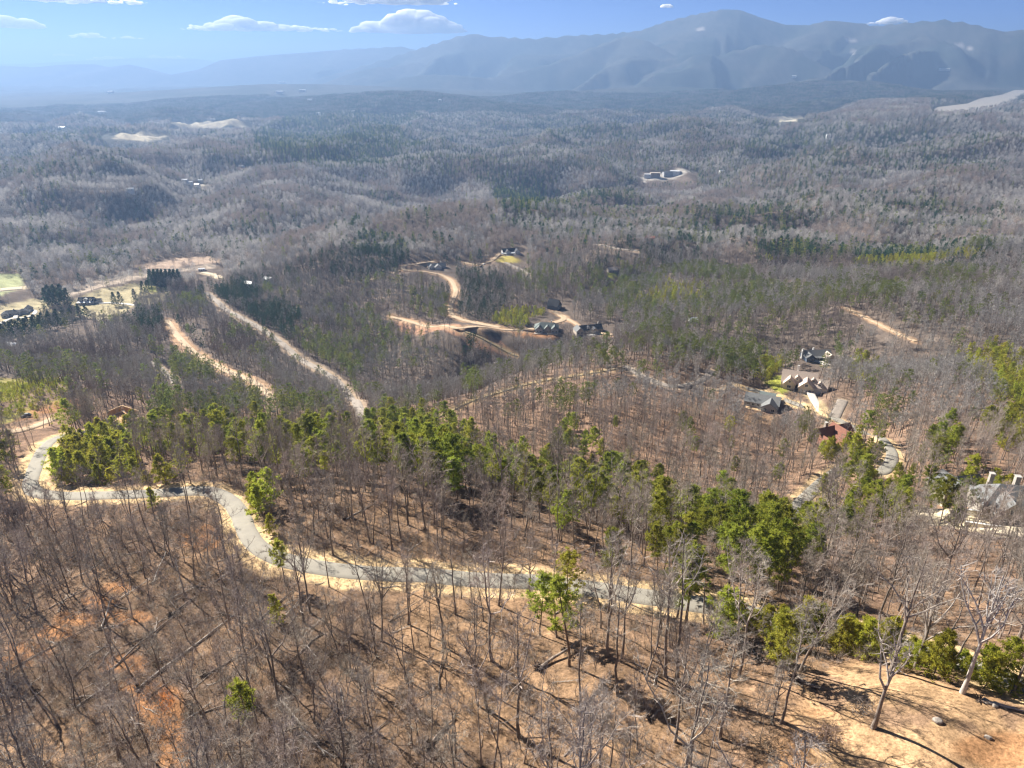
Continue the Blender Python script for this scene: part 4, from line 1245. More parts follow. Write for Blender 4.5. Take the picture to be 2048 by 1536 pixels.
for k, protos, nm, lb in ((0, FAR_BARE, 'far_bare_woodland', 'blue-grey leafless woods beyond the first hills'), (1, FAR_PINE, 'far_pine_woodland', 'blue-green evergreen woods beyond the first hills')):
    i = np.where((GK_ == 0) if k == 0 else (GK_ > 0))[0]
    stuff_instances(nm, lb, protos, np.stack([GX_[i], GY_[i], GZ_[i]], 1), rot[i], scl[i], relief_tone(GX_[i], GY_[i], g, 3, 2) if k == 0 else g.integers(0, len(protos), len(i)))
# low green scrub on the bare ground far left
X, Y, g = jitter_grid(330, 560, 3.4, 909)
Z = ground(X, Y); ux, uy, _ = project(X, Y, Z)
ok = (((ux - 75) / 130) ** 2 + ((uy - 800) / 42) ** 2 < 1) & (g.uniform(0, 1, len(X)) < .75 * smooth(.38, .5, fbm(X / 26, Y / 26, 4, 201)) + .1)
X, Y, Z = X[ok], Y[ok], Z[ok]
rot, scl = rot_scl(g, len(X), .18, .42)
stuff_instances('scrub', 'olive scrub over the orange soil of the far-off clearing', MID_YOUNG, np.stack([X, Y, Z], 1), rot, scl * np.array([1.5, 1.5, 1]), g.integers(0, 2, len(X)))
VX, VY, VZ, VK, g = stand(5000, 7000, 34, 904, True)
rot, scl = rot_scl(g, len(VX), .85, 1.2, .02)
vi = np.where(VK == 0, g.choice([0, 0, 0, 1], len(VX)), g.choice([2, 3], len(VX)))
stuff_instances('distant_woodland', 'blue hazy forest over the plain and mountain flanks', CLUMPS, np.stack([VX, VY, VZ], 1), rot, scl, vi)

# brush and saplings under the near woods
X, Y, g = jitter_grid(45, 230, 1.75, 905)
Z = ground(X, Y)
ok = ~open_ground(X, Y, .8)
ux, uy, _ = project(X, Y, Z)
nb_ = fbm(X / 11, Y / 11, 3, 331)
left = smooth(1100, 300, ux) * 1.1 + .5 + .3 * smooth(1500, 1750, ux) * (uy < 1330)
ok &= g.uniform(0, 1, len(X)) < np.clip((nb_ - .40) * 4, 0, 1) * left
ok &= ~((uy < road_row(ux) + 16) & (uy > road_row(ux) - 12))
X, Y, Z = X[ok], Y[ok], Z[ok]
rot, scl = rot_scl(g, len(X), .6, 1.4, .15)
stuff_instances('undergrowth', 'dry twiggy brush between the trees', BRUSH, np.stack([X, Y, Z], 1), rot, scl, g.integers(0, 4, len(X)))
STICK = []
for i in range(4):
    T_ = TB(); gg = np.random.default_rng(950 + i); Ln = (3.5, 6, 9, 5)[i]
    q = np.stack([np.linspace(0, Ln, 6), gg.normal(0, .12, 6), .08 + np.abs(gg.normal(0, .08, 6))], 1)
    T_.tube(q, (.05 + .008 * Ln) * np.linspace(1, .3, 6), 5)
    u = gg.uniform(.3, 1, 9)
    T_.spikes(np.stack([u * Ln, np.zeros(9), np.full(9, .1)], 1), unit(np.stack([gg.uniform(.2, 1, 9), gg.normal(0, .8, 9), gg.uniform(0, .7, 9)], 1)) * gg.uniform(.5, 1.6, (9, 1)), .025, 3)
    STICK.append(T_.mesh('fallen_branch', M_PALE if i % 2 else M_BARK, True))
X, Y, g = jitter_grid(45, 230, 4.2, 907)
Z = ground(X, Y); ux, uy, _ = project(X, Y, Z)
ok = ~open_ground(X, Y, 1.5) & (g.uniform(0, 1, len(X)) < .15 + .5 * smooth(900, 250, ux) * (uy > 1000))
X, Y, Z = X[ok], Y[ok], Z[ok]
e_ = 1.5
gx_, gy_ = (ground(X + e_, Y) - ground(X - e_, Y)) / (2 * e_), (ground(X, Y + e_) - ground(X, Y - e_)) / (2 * e_)
yaw_ = np.where(g.uniform(0, 1, len(X)) < .6, g.normal(.75, .35, len(X)), g.uniform(0, 6.28, len(X)))
rot = np.stack([np.zeros(len(X)), -np.arctan(gx_ * np.cos(yaw_) + gy_ * np.sin(yaw_)), yaw_], 1)
_, scl = rot_scl(g, len(X), .6, 1.3)
stuff_instances('fallen_branches', 'broken branches and thin fallen poles strewn on the slope', STICK, np.stack([X, Y, Z + .05], 1), rot, scl, g.integers(0, 4, len(X)))
X, Y, g = jitter_grid(45, 300, 3.1, 906)
Z = ground(X, Y); ok = ~open_ground(X, Y, 1.2); ux, uy, _ = project(X, Y, Z)
ok &= g.uniform(0, 1, len(X)) < .5 + .4 * smooth(900, 300, ux) * (uy > 1020)
ok &= ~((uy < road_row(ux) + 26) & (uy > road_row(ux) - 12) & (g.uniform(0, 1, len(X)) < .8))
ok &= ~hides(X, Y, Z, np.full(len(X), 6.0), g)
X, Y, Z = X[ok], Y[ok], Z[ok]
rot, scl = rot_scl(g, len(X), .6, 1.2, .1)
stuff_instances('sapling_undergrowth', 'thin leafless saplings filling the near woods', SAPL, np.stack([X, Y, Z], 1), rot, scl, g.integers(0, 3, len(X)))

# ------------------------------------------------------------------ trees one can single out
def tall(px, py, py_top):
    """height of an upright thing whose foot is seen at (px, py) and whose head at py_top"""
    p = at1(px, py)
    lo, hi = 1.0, 60.0
    for _ in range(30):
        m_ = (lo + hi) / 2
        _, q, _ = project(p[0], p[1], p[2] + m_)
        if q > py_top: lo = m_
        else: hi = m_
    return p, lo
def special(name, cat, label, px, py, top, maker, mb_, ml_, **kw):
    p, H = tall(px, py, top)
    T_, C_ = maker(int(px * 7 + py), H=H, **kw)
    o = empty(name, p, label=label, category=cat)
    link(bpy.data.objects.new('trunk', T_.mesh('trunk', mb_, True)), o)
    link(bpy.data.objects.new('crown', C_.mesh('crown', ml_)), o)
    return o
bt = lambda label, px, py, top, **kw: special('bare_tree', 'bare tree', label, px, py, top, make_bare, M_BARK, M_TWIG, **kw)
pt = lambda label, px, py, top, **kw: special('pine_tree', 'pine tree', label, px, py, top, make_pine, M_PINEBARK, M_PINE, **kw)
M_PALETWIG = leaf_mat('pale_branches', (.44,.40,.36), (.34,.31,.28), .05, .05)
special('bare_tree', 'bare tree', 'great vase-shaped pale leafless tree standing alone on the sandy clearing', 1925, 1386, 1150, make_bare, M_PALE, M_PALETWIG, r0=.36, cb=.40, nl=14, spread=.3, fork=10, fork_el=(.8, 1.15), nsub=6, ntw=4, tw_len=1.0, tw_r=.022, wob=.12)
bt('dark forked tree with low crooked limbs in the middle of the sandy clearing', 1747, 1456, 1262, r0=.34, cb=.42, nl=12, spread=.24, fork=4, nsub=5, ntw=6, wob=.5)
bt('slim straight tree with a fine twiggy crown at the clearing edge', 1562, 1446, 1215, r0=.2, cb=.5, nl=16, spread=.17, nsub=6, ntw=10)
bt('twiggy wide grey tree left of the brush heap at the clearing', 1440, 1476, 1245, r0=.24, cb=.42, nl=18, spread=.2, nsub=7, ntw=10)
bt('tall pale-limbed tree at the back of the sandy clearing', 1781, 1346, 1120, r0=.34, cb=.42, nl=16, spread=.2, fork=5, nsub=6, ntw=8, lean=(.04, .0))
bt('tree with several stems fanning out behind the sandy clearing', 1830, 1336, 1135, r0=.3, cb=.25, nl=14, spread=.2, fork=6, nsub=6, ntw=8)
bt('slender tree leaning towards the great pale tree', 1866, 1331, 1180, r0=.2, cb=.6, nl=10, spread=.14, nsub=5, ntw=8, lean=(.16, .0))
bt('dark leaning trunk just behind the great pale tree', 1901, 1342, 1225, r0=.22, cb=.6, nl=9, spread=.14, nsub=5, ntw=8, lean=(.2, 0))
bt('pale slim tree at the far end of the sandy clearing', 2024, 1388, 1190, r0=.22, cb=.45, nl=12, spread=.18, fork=2, nsub=6, ntw=8, lean=(.03, 0))
bt('tall twin tree beside the orange leaf slope, seen against the road', 1330, 1352, 1075, r0=.3, cb=.55, nl=13, spread=.15, fork=3, nsub=6, ntw=9, lean=(-.06, 0))
bt('tall straight tree right next to the twin tree under the road', 1353, 1362, 1080, r0=.3, cb=.6, nl=12, spread=.14, fork=2, nsub=6, ntw=9, lean=(-.05, 0))
bt('crooked tall tree with a bent top on the orange leaf slope', 1236, 1392, 1165, r0=.24, cb=.5, nl=13, spread=.16, nsub=6, ntw=9, lean=(-.05, 0), wob=.9)
bt('dark tree leaning left over the tan slope', 976, 1418, 1275, r0=.26, cb=.45, nl=14, spread=.2, fork=2, nsub=6, ntw=9, lean=(-.3, .0))
bt('tall dark tree standing in front of the road bend', 608, 1246, 1085, r0=.24, cb=.45, nl=13, spread=.17, fork=2, nsub=6, ntw=9)
bt('pair of dark trunks leaning left beside the road bend', 465, 1150, 1030, r0=.22, cb=.5, nl=12, spread=.17, fork=2, nsub=6, ntw=8, lean=(-.1, 0))
bt('tall tree with a spreading top in front of the straight road', 888, 1295, 1130, r0=.24, cb=.5, nl=14, spread=.18, fork=3, nsub=6, ntw=9, lean=(-.08, 0))
bt('slender tree arching left across the hairpin gravel', 120, 1095, 960, r0=.2, cb=.55, nl=11, spread=.18, nsub=6, ntw=8, lean=(-.22, 0))
bt('tall dark-limbed tree inside the hairpin in front of the framed house', 245, 905, 832, r0=.2, cb=.4, nl=12, spread=.2, fork=2, nsub=5, ntw=8)
pt('lone leaning pine on the tan slope under the straight road', 1138, 1332, 1150, r0=.28, cb=.42, nb=40, spread=.16, lean=-.14, tufts=6)
pt('round-topped yellow-green pine rising above the straight road', 1222, 1190, 1055, r0=.24, cb=.42, nb=48, spread=.15, tufts=6)
pt('wide dark-green pine standing clear behind the young pine row', 1532, 1190, 1062, r0=.26, cb=.3, nb=46, spread=.28, tufts=6, shape='cone')
pt('tall pine with bare lower trunk right of the straight road', 1372, 1245, 1085, r0=.24, cb=.4, nb=44, spread=.16, tufts=6)
pt('single pine on the dark wooded slope in the middle distance', 944, 782, 738, r0=.24, cb=.3, nb=40, spread=.26, tufts=6)
pt('pine standing in front of the half-hidden cream house', 1912, 1040, 955, r0=.24, cb=.3, nb=44, spread=.24, tufts=6)
pt('pine at the left corner of the half-hidden cream house', 1858, 1035, 960, r0=.22, cb=.35, nb=40, spread=.2, tufts=6)
pt('low pine under the wall of the half-hidden cream house', 1905, 1062, 1012, r0=.18, cb=.2, nb=40, spread=.28, tufts=6)
bt('leftmost of the leafless trees screening the stone mansion', 1942, 1082, 968, r0=.2, cb=.35, nl=18, spread=.22, fork=3, nsub=6, ntw=9)
bt('wide leafless tree screening the middle of the stone mansion', 1978, 1085, 970, r0=.24, cb=.3, nl=20, spread=.24, fork=4, nsub=7, ntw=9)
bt('slim leafless tree screening the right part of the stone mansion', 2008, 1092, 975, r0=.2, cb=.35, nl=16, spread=.2, fork=3, nsub=6, ntw=9)
bt('rightmost of the leafless trees screening the stone mansion', 2040, 1098, 978, r0=.22, cb=.35, nl=18, spread=.22, fork=3, nsub=6, ntw=9)
special('young_pine', 'young pine', 'small bright green evergreen alone among fallen logs', 554, 1246, 1188, make_pine, M_PINEBARK, M_BRIGHT, r0=.1, cb=.05, nb=40, spread=.2, tufts=5, needles=13, shape='cone', ts=.45)
special('young_pine', 'young pine', 'feathery yellow-green evergreen arching by the straight road', 1135, 1185, 1105, make_pine, M_PINEBARK, M_BRIGHT, r0=.14, cb=.1, nb=50, spread=.36, tufts=6, needles=14, shape='round', ts=.6)
special('young_pine', 'young pine', 'lime-green bush shaped evergreen in the brown hollow', 1287, 945, 922, make_pine, M_PINEBARK, M_BRIGHT, r0=.12, cb=.03, nb=44, spread=.42, tufts=6, needles=13, shape='round', ts=.6)
dt = lambda label, px, py, top, **kw: special('dead_tree', 'dead tree', label, px, py, top, make_bare, M_PALE, M_PALETWIG, **kw)
dt('bleached dead tree with antler-like forks on the log-strewn slope', 370, 1192, 1106, r0=.24, cb=.5, nl=8, spread=.3, fork=3, nsub=4, ntw=2, tw_len=.6)
dt('bleached dead trunk with broken upright limbs, left of the antler-like one', 264, 1236, 1152, r0=.2, cb=.45, nl=8, spread=.16, fork=3, nsub=3, ntw=3, tw_len=.6)
dt('bare pole-like dead snag above the rusty soil patch', 258, 1346, 1262, r0=.2, cb=.9, nl=3, spread=.05, nsub=2, ntw=1, tw_len=.4, lean=(-.2, 0))
dt('pale leaning snag with a forked top at the lower edge', 113, 1448, 1358, r0=.22, cb=.75, nl=5, spread=.12, fork=2, nsub=3, ntw=2, tw_len=.5, lean=(-.28, 0))
dt('pale dead sapling in front of the hairpin gravel', 240, 985, 930, r0=.12, cb=.4, nl=8, spread=.25, nsub=3, ntw=3, tw_len=.6)

# the line of young pines on the near side of the road's last stretch
g = np.random.default_rng(77)
for i in range(30):
    qx = 1435 + i * 21 + g.uniform(-8, 8)
    qy = float(road_row(qx)) + g.uniform(12, 30)
    p = at1(qx, qy); j = int(g.integers(0, 3)); s = g.uniform(.42, .8)
    tree_object(2, j, p, (0, 0, g.uniform(0, 6)), (s * 1.1, s * 1.1, s), ('leftmost ' if i == 0 else 'rightmost ' if i == 29 else '') + ('%s of the young pines lining the road behind the clearing' % ('' if i in (0, 29) else ORD[i] + ' from the left')).strip(), 'young pines lining the road behind the clearing')

# white pines in rows on the valley floor
def row_tree(px, py, top, label, group, k=3):
    p, H = tall(px, py, top)
    j = int(px) % 2
    s = H / SPRUCE[j][4]
    tree_object(3, j, p, (0, 0, px), (s, s, s), label, group)
for i in range(13):
    t = i / 12
    row_tree(-5 + 180 * t + (i % 3), 690 - 52 * t, 650 - 40 * t, (ORD[i] + ' blue-green evergreen from the left in the near row along the meadow'), 'evergreens in the near row along the meadow')
    if i < 12:
        row_tree(2 + 172 * t, 680 - 50 * t, 646 - 42 * t, (ORD[i] + ' blue-green evergreen from the left in the back row along the meadow'), 'evergreens in the back row along the meadow')
for i, (px, py) in enumerate([(96,612),(106,614),(117,614),(129,614),(138,612),(101,606),(113,605),(126,604)]):
    row_tree(px, py, py - 36, ('front' if i < 5 else 'back') + '-row dark evergreen in the clump by the farmhouse, ' + ORD[(0, 1, 2, 3, 4, 0, 1, 2)[i]] + ' from the left', 'evergreens in the clump beside the farmhouse')
for i in range(16):
    row_tree(304 + (i % 8) * 8, 574 - 6 * (i // 8), 542 - 4 * (i // 8), ORD[i % 8] + ' from the left, ' + ('front' if i < 8 else 'back') + ' row of the dark evergreen block beyond the meadow', 'evergreens in the block beyond the meadow')
for px, py, lb in ((272,606,'lone dark evergreen between the farm drive and the woods'),(288,590,'evergreen at the far corner of the meadow'),(299,588,'evergreen next to the bright lawn in the valley'),(230,612,'small spreading evergreen at the end of the farm drive'),(242,611,'slim evergreen beside the farm drive')):
    row_tree(px, py, py - 28, lb, None)

# fallen trunks, root plates, boulders, heaps
def on_line(px0, py0, px1, py1, k):
    q = at(np.linspace(px0, px1, k), np.linspace(py0, py1, k))
    return q
LOGS = [
 (278,1378,482,1222,.30,'very long fallen trunk running up the log-strewn slope','pale'),
 (212,1348,392,1196,.22,'long grey fallen trunk beside the longest one','bark'),
 (340,1232,398,1190,.26,'short thick fallen trunk with a dark root plate','bark'),
 (508,1250,592,1178,.26,'fallen trunk pointing at the small bright evergreen','bark'),
 (20,1340,178,1256,.2,'thin fallen trunk across the orange soil streak','bark'),
 (150,1418,270,1330,.2,'fallen pole under the rusty soil patch','pale'),
 (202,1258,228,1200,.2,'pale trunk propped upright among the dead trees','pale'),
 (305,1168,334,1112,.18,'leaning pale log above a dark root plate','pale'),
 (250,1110,300,1102,.16,'pale log lying level under the S-bend','pale'),
 (1078,1338,1160,1292,.34,'fallen trunk on the tan slope beside the leaning pine','bark'),
 (858,1492,912,1436,.34,'big split fallen trunk at the lower edge','bark'),
 (1172,1408,1212,1362,.22,'dark fallen trunk with a hole in the soil beside it','bark'),
 (1592,1360,1640,1381,.42,'thick fallen trunk with its root plate on the sandy clearing','bark'),
 (1960,1402,2046,1424,.26,'grey log with stones beside the great pale tree','pale'),
 (560,1398,650,1512,.2,'pale fallen trunk at the lower edge of the brush','pale'),
 (600,1468,668,1516,.2,'bleached log at the lower edge under the brush','pale'),
 (700,1500,780,1440,.2,'grey log among dry brush at the lower edge','bark'),
 (40,1120,112,1068,.2,'fallen trunk on the shaded bank under the hairpin','bark'),
 (850,1060,890,1125,.22,'dark fallen tree across the road bank','bark'),
 (690,1040,745,1010,.2,'pale fallen tree above the S-bend','pale'),
 (1300,1440,1340,1400,.24,'fallen trunk at the foot of the tall twin tree','bark'),
 (640,1270,575,1330,.2,'fallen trunk in the dark brush under the road','bark'),
 (410,1352,520,1290,.2,'grey trunk lying across the slope under the bright evergreen','bark'),
]
for x0, y0, x1, y1, rad, lab, kd in LOGS:
    q = on_line(x0, y0, x1, y1, 9)
    g = np.random.default_rng(int(x0 + y0))
    lift = .55 * rad + (1.2 if 'propped' in lab or 'leaning' in lab else .15) * np.linspace(0, 1, 9)
    zz = np.interp(np.arange(9), [0, 4, 8], [q[0, 2], max(q[4, 2], (q[0, 2] + q[8, 2]) / 2), q[8, 2]])
    q[:, 2] = np.maximum(q[:, 2], zz - .3) + lift
    q[:, :2] += g.normal(0, .08, (9, 2))
    Ln = np.linalg.norm(q[-1] - q[0])
    T_, B_ = TB(), TB()
    T_.tube(q, rad * np.linspace(1, .35, 9), 8)
    A, D = [], []
    d = unit(q[-1] - q[0])
    for i in range(int(Ln * 2.2)):
        u = g.uniform(.35, 1)
        A.append(q[0] + (q[-1] - q[0]) * u + np.array([0, 0, np.interp(u * 8, np.arange(9), q[:, 2]) - (q[0, 2] + (q[-1, 2] - q[0, 2]) * u)]))
        D.append(unit(d * .6 + g.normal(0, .6, 3) + np.array([0, 0, .3])) * g.uniform(.5, 2.4))
    B_.spikes(A, D, .03, 3)
    o = empty('fallen_log', tuple(q[0]), label=lab, category='fallen tree')
    mt = M_PALE if kd == 'pale' else M_BARK
    for nm, tb in (('trunk', T_), ('branches', B_)):
        v, f = tb.get()
        me = mesh_np(nm, v - q[0], f, [mt], smooth_shade=(nm == 'trunk'))
        link(bpy.data.objects.new(nm, me), o)
    # the torn-up root plate
    R_ = TB()
    m_ = 60
    rd = unit(g.normal(0, 1, (m_, 3)) - d * (g.normal(0, 1, (m_, 3)) @ d)[:, None] * .7)
    R_.spikes(np.zeros((m_, 3)) - d * .1, rd * rad * g.uniform(2.5, 5.5, (m_, 1)), rad * .5, 3)
    v, f = R_.get()
    link(bpy.data.objects.new('root_plate', mesh_np('root_plate', v, f, [M_EARTH])), o)

def boulder(px, py, s, label, seed):
    p = at1(px, py)
    import bmesh
    bm = bmesh.new(); bmesh.ops.create_icosphere(bm, subdivisions=3, radius=1)
    g = np.random.default_rng(seed)
    pl = unit(g.normal(0, 1, (9, 3))); pd = g.uniform(.62, .95, 9)
    for v in bm.verts:
        c = np.array(v.co)
        k = min(1.0, min((pd[i] / max(1e-3, c @ pl[i])) if c @ pl[i] > 0 else 9 for i in range(9)))
        v.co = Vector(c * k) * 1.0
        v.co.x *= s; v.co.y *= s * .8; v.co.z *= s * .6
    me = bpy.data.meshes.new('boulder'); bm.to_mesh(me); bm.free(); me.materials.append(M_ROCK)
    o = obj('boulder', me, label=label, category='boulder'); o.location = (p[0], p[1], p[2] + s * .25); o.rotation_euler = (0, 0, seed)
boulder(1874, 1444, .75, 'biggest white boulder lying out on the sandy clearing', 3)
boulder(1990, 1411, .6, 'pale boulder at the head of the grey log', 4)
boulder(1972, 1404, .6, 'small pale stone under the great pale tree', 5)
boulder(1976, 1476, .5, 'small grey stone on the sand under the white boulder', 6)
for px, py, s, lab in ((1652,1470,2.6,'heap of cut branches on the sandy clearing'),(1732,1416,2.2,'dark brush leaning on the forked tree in the clearing'),(1535,1500,3.2,'wide heap of dry slash at the clearing corner')):
    p = at1(px, py); g = np.random.default_rng(int(px)); B_ = TB(); m_ = 260
    A = np.stack([g.normal(0, s * .5, m_), g.normal(0, s * .4, m_), np.abs(g.normal(0, s * .16, m_))], 1)
    B_.spikes(A, unit(g.normal(0, 1, (m_, 3)) * np.array([1, 1, .4])) * s * g.uniform(.3, .9, (m_, 1)), .035, 3)
    o = obj('brush_pile', B_.mesh('brush_pile', M_BRUSH if px != 1732 else M_BARK), label=lab, category='brush pile'); o.location = p

# ------------------------------------------------------------------ houses
M_WHITE = rough_mat('white_siding', (.72,.72,.70), .05, .6, .7)
M_CREAM = rough_mat('cream_stucco', (.58,.52,.40), .08, .6, .85)
M_GREYW = rough_mat('grey_siding', (.34,.35,.36), .08, .6, .75)
M_BLUEW = rough_mat('dark_blue_siding', (.10,.13,.18), .1, .6, .7)
M_TANW = rough_mat('tan_siding', (.45,.39,.32), .08, .6, .8)
M_LOGW = rough_mat('brown_log_wall', (.14,.075,.045), .25, 1.5, .85)
M_STONE = rough_mat('field_stone', (.33,.30,.26), .35, 1.8, .9, bump=.4)
M_SHDARK = rough_mat('charcoal_shingles', (.045,.05,.06), .3, 2.2, .85, bump=.3)
M_SHGREY = rough_mat('grey_shingles', (.17,.175,.175), .22, 2.2, .9, bump=.3)
M_SHTAN = rough_mat('tan_shingles', (.50,.41,.34), .2, 2.2, .9, bump=.3)
M_SHRED = rough_mat('red_brown_roofing', (.21,.09,.06), .2, 1.6, .8)
M_SHGREEN = rough_mat('grey_green_shingles', (.15,.175,.165), .2, 2.2, .9, bump=.3)
M_METAL = rough_mat('pale_metal_roof', (.62,.64,.66), .06, .6, .4)
M_TRIM = rough_mat('white_trim', (.75,.75,.73), .04, 1.0, .6)
M_WOOD = rough_mat('raw_lumber', (.60,.42,.24), .14, 1.5, .85)
M_OSB = rough_mat('strand_board', (.52,.33,.17), .2, 2.5, .9)
M_WRAP = rough_mat('pale_house_wrap', (.60,.62,.66), .05, .5, .6)
M_DOOR = rough_mat('dark_door', (.08,.06,.05), .15, 1.0, .5)
M_CONC = rough_mat('foundation_concrete', (.42,.40,.37), .12, .8, .9)
mt, nt, b = mat_nodes('window_glass')
b.inputs['Base Color'].default_value = (.02,.028,.035,1); b.inputs['Roughness'].default_value = .08
M_GLASS = mt

def box_np(lo, hi):
    (x0, y0, z0), (x1, y1, z1) = lo, hi
    v = np.array([(x0,y0,z0),(x1,y0,z0),(x1,y1,z0),(x0,y1,z0),(x0,y0,z1),(x1,y0,z1),(x1,y1,z1),(x0,y1,z1)], float)
    f = np.array([(0,3,2,1),(4,5,6,7),(0,1,5,4),(1,2,6,5),(2,3,7,6),(3,0,4,7)])
    return v, f
class PB:
    """polygons of any size"""
    def __init__(self): self.v, self.f = [], []
    def box(self, lo, hi):
        v, f = box_np(lo, hi); b = len(self.v)
        self.v += [tuple(q) for q in v]; self.f += [tuple(int(i) + b for i in q) for q in f]
        return self
    def poly(self, vs_, fs):
        b = len(self.v); self.v += [tuple(q) for q in vs_]; self.f += [tuple(i + b for i in q) for q in fs]
        return self
    def beam(self, p, q, r):
        p, q = np.array(p, float), np.array(q, float); d = unit(q - p)
        ref = np.array([0, 0, 1.0]) if abs(d[2]) < .9 else np.array([1.0, 0, 0])
        u = unit(np.cross(d, ref)) * r; w = unit(np.cross(d, u)) * r
        vs_ = [p-u-w, p+u-w, p+u+w, p-u+w, q-u-w, q+u-w, q+u+w, q-u+w]
        return self.poly(vs_, [(0,3,2,1),(4,5,6,7),(0,1,5,4),(1,2,6,5),(2,3,7,6),(3,0,4,7)])
    def mesh(self, name, mt):
        me = bpy.data.meshes.new(name); me.from_pydata(self.v, [], self.f); me.materials.append(mt)
        import bmesh
        bm = bmesh.new(); bm.from_mesh(me); bmesh.ops.recalc_face_normals(bm, faces=bm.faces); bm.to_mesh(me); bm.free()
        return me
def part(name, pb, mt, parent, **props):
    return obj(name, pb.mesh(name, mt), parent, **props)

def gable_block(root, x, y, w, d, h, rise, axis, wm, rm, z=0.0, over=.5, found=1.6, hip=False):
    """walls with gables (or a hipped roof), ridge along axis; (x, y) is the middle. Returns wall, roof"""
    x0, x1, y0, y1 = x - w / 2, x + w / 2, y - d / 2, y + d / 2
    pb = PB()
    b_ = [(x0,y0,z-found),(x1,y0,z-found),(x1,y1,z-found),(x0,y1,z-found),(x0,y0,z+h),(x1,y0,z+h),(x1,y1,z+h),(x0,y1,z+h)]
    fs = [(0,1,5,4),(1,2,6,5),(2,3,7,6),(3,0,4,7),(0,3,2,1)]
    if not hip:
        if axis == 'x':
            b_ += [(x0,y,z+h+rise-.02),(x1,y,z+h+rise-.02)]; fs += [(4,8,7),(5,6,9),(4,5,9,8),(6,7,8,9)]
        else:
            b_ += [(x,y0,z+h+rise-.02),(x,y1,z+h+rise-.02)]; fs += [(4,5,8),(6,7,9),(5,6,9,8),(7,4,8,9)]
    else:
        fs += [(4,5,6,7)]
    pb.poly(b_, fs)
    wall = part('wall', pb, wm, root)
    rb = PB(); t = .22
    if hip:
        o_ = over; zl, zr = z + h - .05, z + h + rise
        q = min(w, d) / 2
        if axis == 'x': r0_, r1_ = (x0 + q, y, zr), (x1 - q, y, zr)
        else: r0_, r1_ = (x, y0 + q, zr), (x, y1 - q, zr)
        c = [(x0-o_,y0-o_,zl),(x1+o_,y0-o_,zl),(x1+o_,y1+o_,zl),(x0-o_,y1+o_,zl)]
        up = [(p[0],p[1],p[2]+t) for p in c] + [(r0_[0],r0_[1],r0_[2]+t),(r1_[0],r1_[1],r1_[2]+t)]
        if axis == 'x': top_f = [(4,5,9,8),(5,6,9),(6,7,8,9),(7,4,8)]
        else: top_f = [(4,5,8),(5,6,9,8),(6,7,9),(7,4,8,9)]
        rb.poly(c + up, [(3,2,1,0),(0,1,5,4),(1,2,6,5),(2,3,7,6),(3,0,4,7)] + top_f)
    else:
        if axis == 'x':
            sl = rise / (d / 2); e = over
            prof = [(y0 - e, z + h - sl * e), (y, z + h + rise), (y1 + e, z + h - sl * e)]
            for (ya, za), (yb, zb) in ((prof[0], prof[1]), (prof[1], prof[2])):
                rb.poly([(x0-e,ya,za),(x1+e,ya,za),(x1+e,yb,zb),(x0-e,yb,zb),(x0-e,ya,za+t),(x1+e,ya,za+t),(x1+e,yb,zb+t),(x0-e,yb,zb+t)], [(0,3,2,1),(4,5,6,7),(0,1,5,4),(1,2,6,5),(2,3,7,6),(3,0,4,7)])
        else:
            sl = rise / (w / 2); e = over
            prof = [(x0 - e, z + h - sl * e), (x, z + h + rise), (x1 + e, z + h - sl * e)]
            for (xa, za), (xb, zb) in ((prof[0], prof[1]), (prof[1], prof[2])):
                rb.poly([(xa,y0-e,za),(xb,y0-e,zb),(xb,y1+e,zb),(xa,y1+e,za),(xa,y0-e,za+t),(xb,y0-e,zb+t),(xb,y1+e,zb+t),(xa,y1+e,za+t)], [(0,3,2,1),(4,5,6,7),(0,1,5,4),(1,2,6,5),(2,3,7,6),(3,0,4,7)])
    roof = part('roof', rb, rm, root)
    return wall, roof

def opening(root, blk, side, u, z, w, h, kind='window'):
    """a window, door or garage door set on a wall of block (x, y, w, d); u runs along that wall from its middle"""
    x, y, bw, bd = blk
    fx = {'f': (x + u, y - bd / 2, 0), 'b': (x - u, y + bd / 2, 180), 'l': (x - bw / 2, y - u, -90), 'r': (x + bw / 2, y + u, 90)}[side]
    fr = PB()
    t = .14
    if kind == 'window':
        for lo, hi in (((-w/2-t,-.09,z-t),(w/2+t,.05,z)), ((-w/2-t,-.09,z+h),(w/2+t,.05,z+h+t)), ((-w/2-t,-.09,z),(-w/2,.05,z+h)), ((w/2,-.09,z),(w/2+t,.05,z+h)), ((-.04,-.06,z),(.04,.04,z+h))):
            fr.box(lo, hi)
        o = part('window', fr, M_TRIM, root)
        part('pane', PB().box((-w/2,-.03,z),(w/2,.03,z+h)), M_GLASS, o)
    elif kind == 'door':
        for lo, hi in (((-w/2-t,-.09,z),(-w/2,.05,z+h+t)), ((w/2,-.09,z),(w/2+t,.05,z+h+t)), ((-w/2,-.09,z+h),(w/2,.05,z+h+t))):
            fr.box(lo, hi)
        o = part('door', PB().box((-w/2,-.05,z),(w/2,.04,z+h)), M_DOOR, root)
        part('frame', fr, M_TRIM, o)
    else:
        for lo, hi in (((-w/2-t,-.09,z),(-w/2,.05,z+h+t)), ((w/2,-.09,z),(w/2+t,.05,z+h+t)), ((-w/2,-.09,z+h),(w/2,.05,z+h+t))):
            fr.box(lo, hi)
        pb = PB()
        for k in range(4):
            pb.box((-w/2, -.05, z + h * k / 4 + .02), (w/2, .03, z + h * (k + 1) / 4 - .02))
        o = part('garage_door', pb, M_TRIM, root)
        part('frame', fr, M_TRIM, o)
    o.location = (fx[0], fx[1], 0); o.rotation_euler = (0, 0, R(fx[2]))
    return o
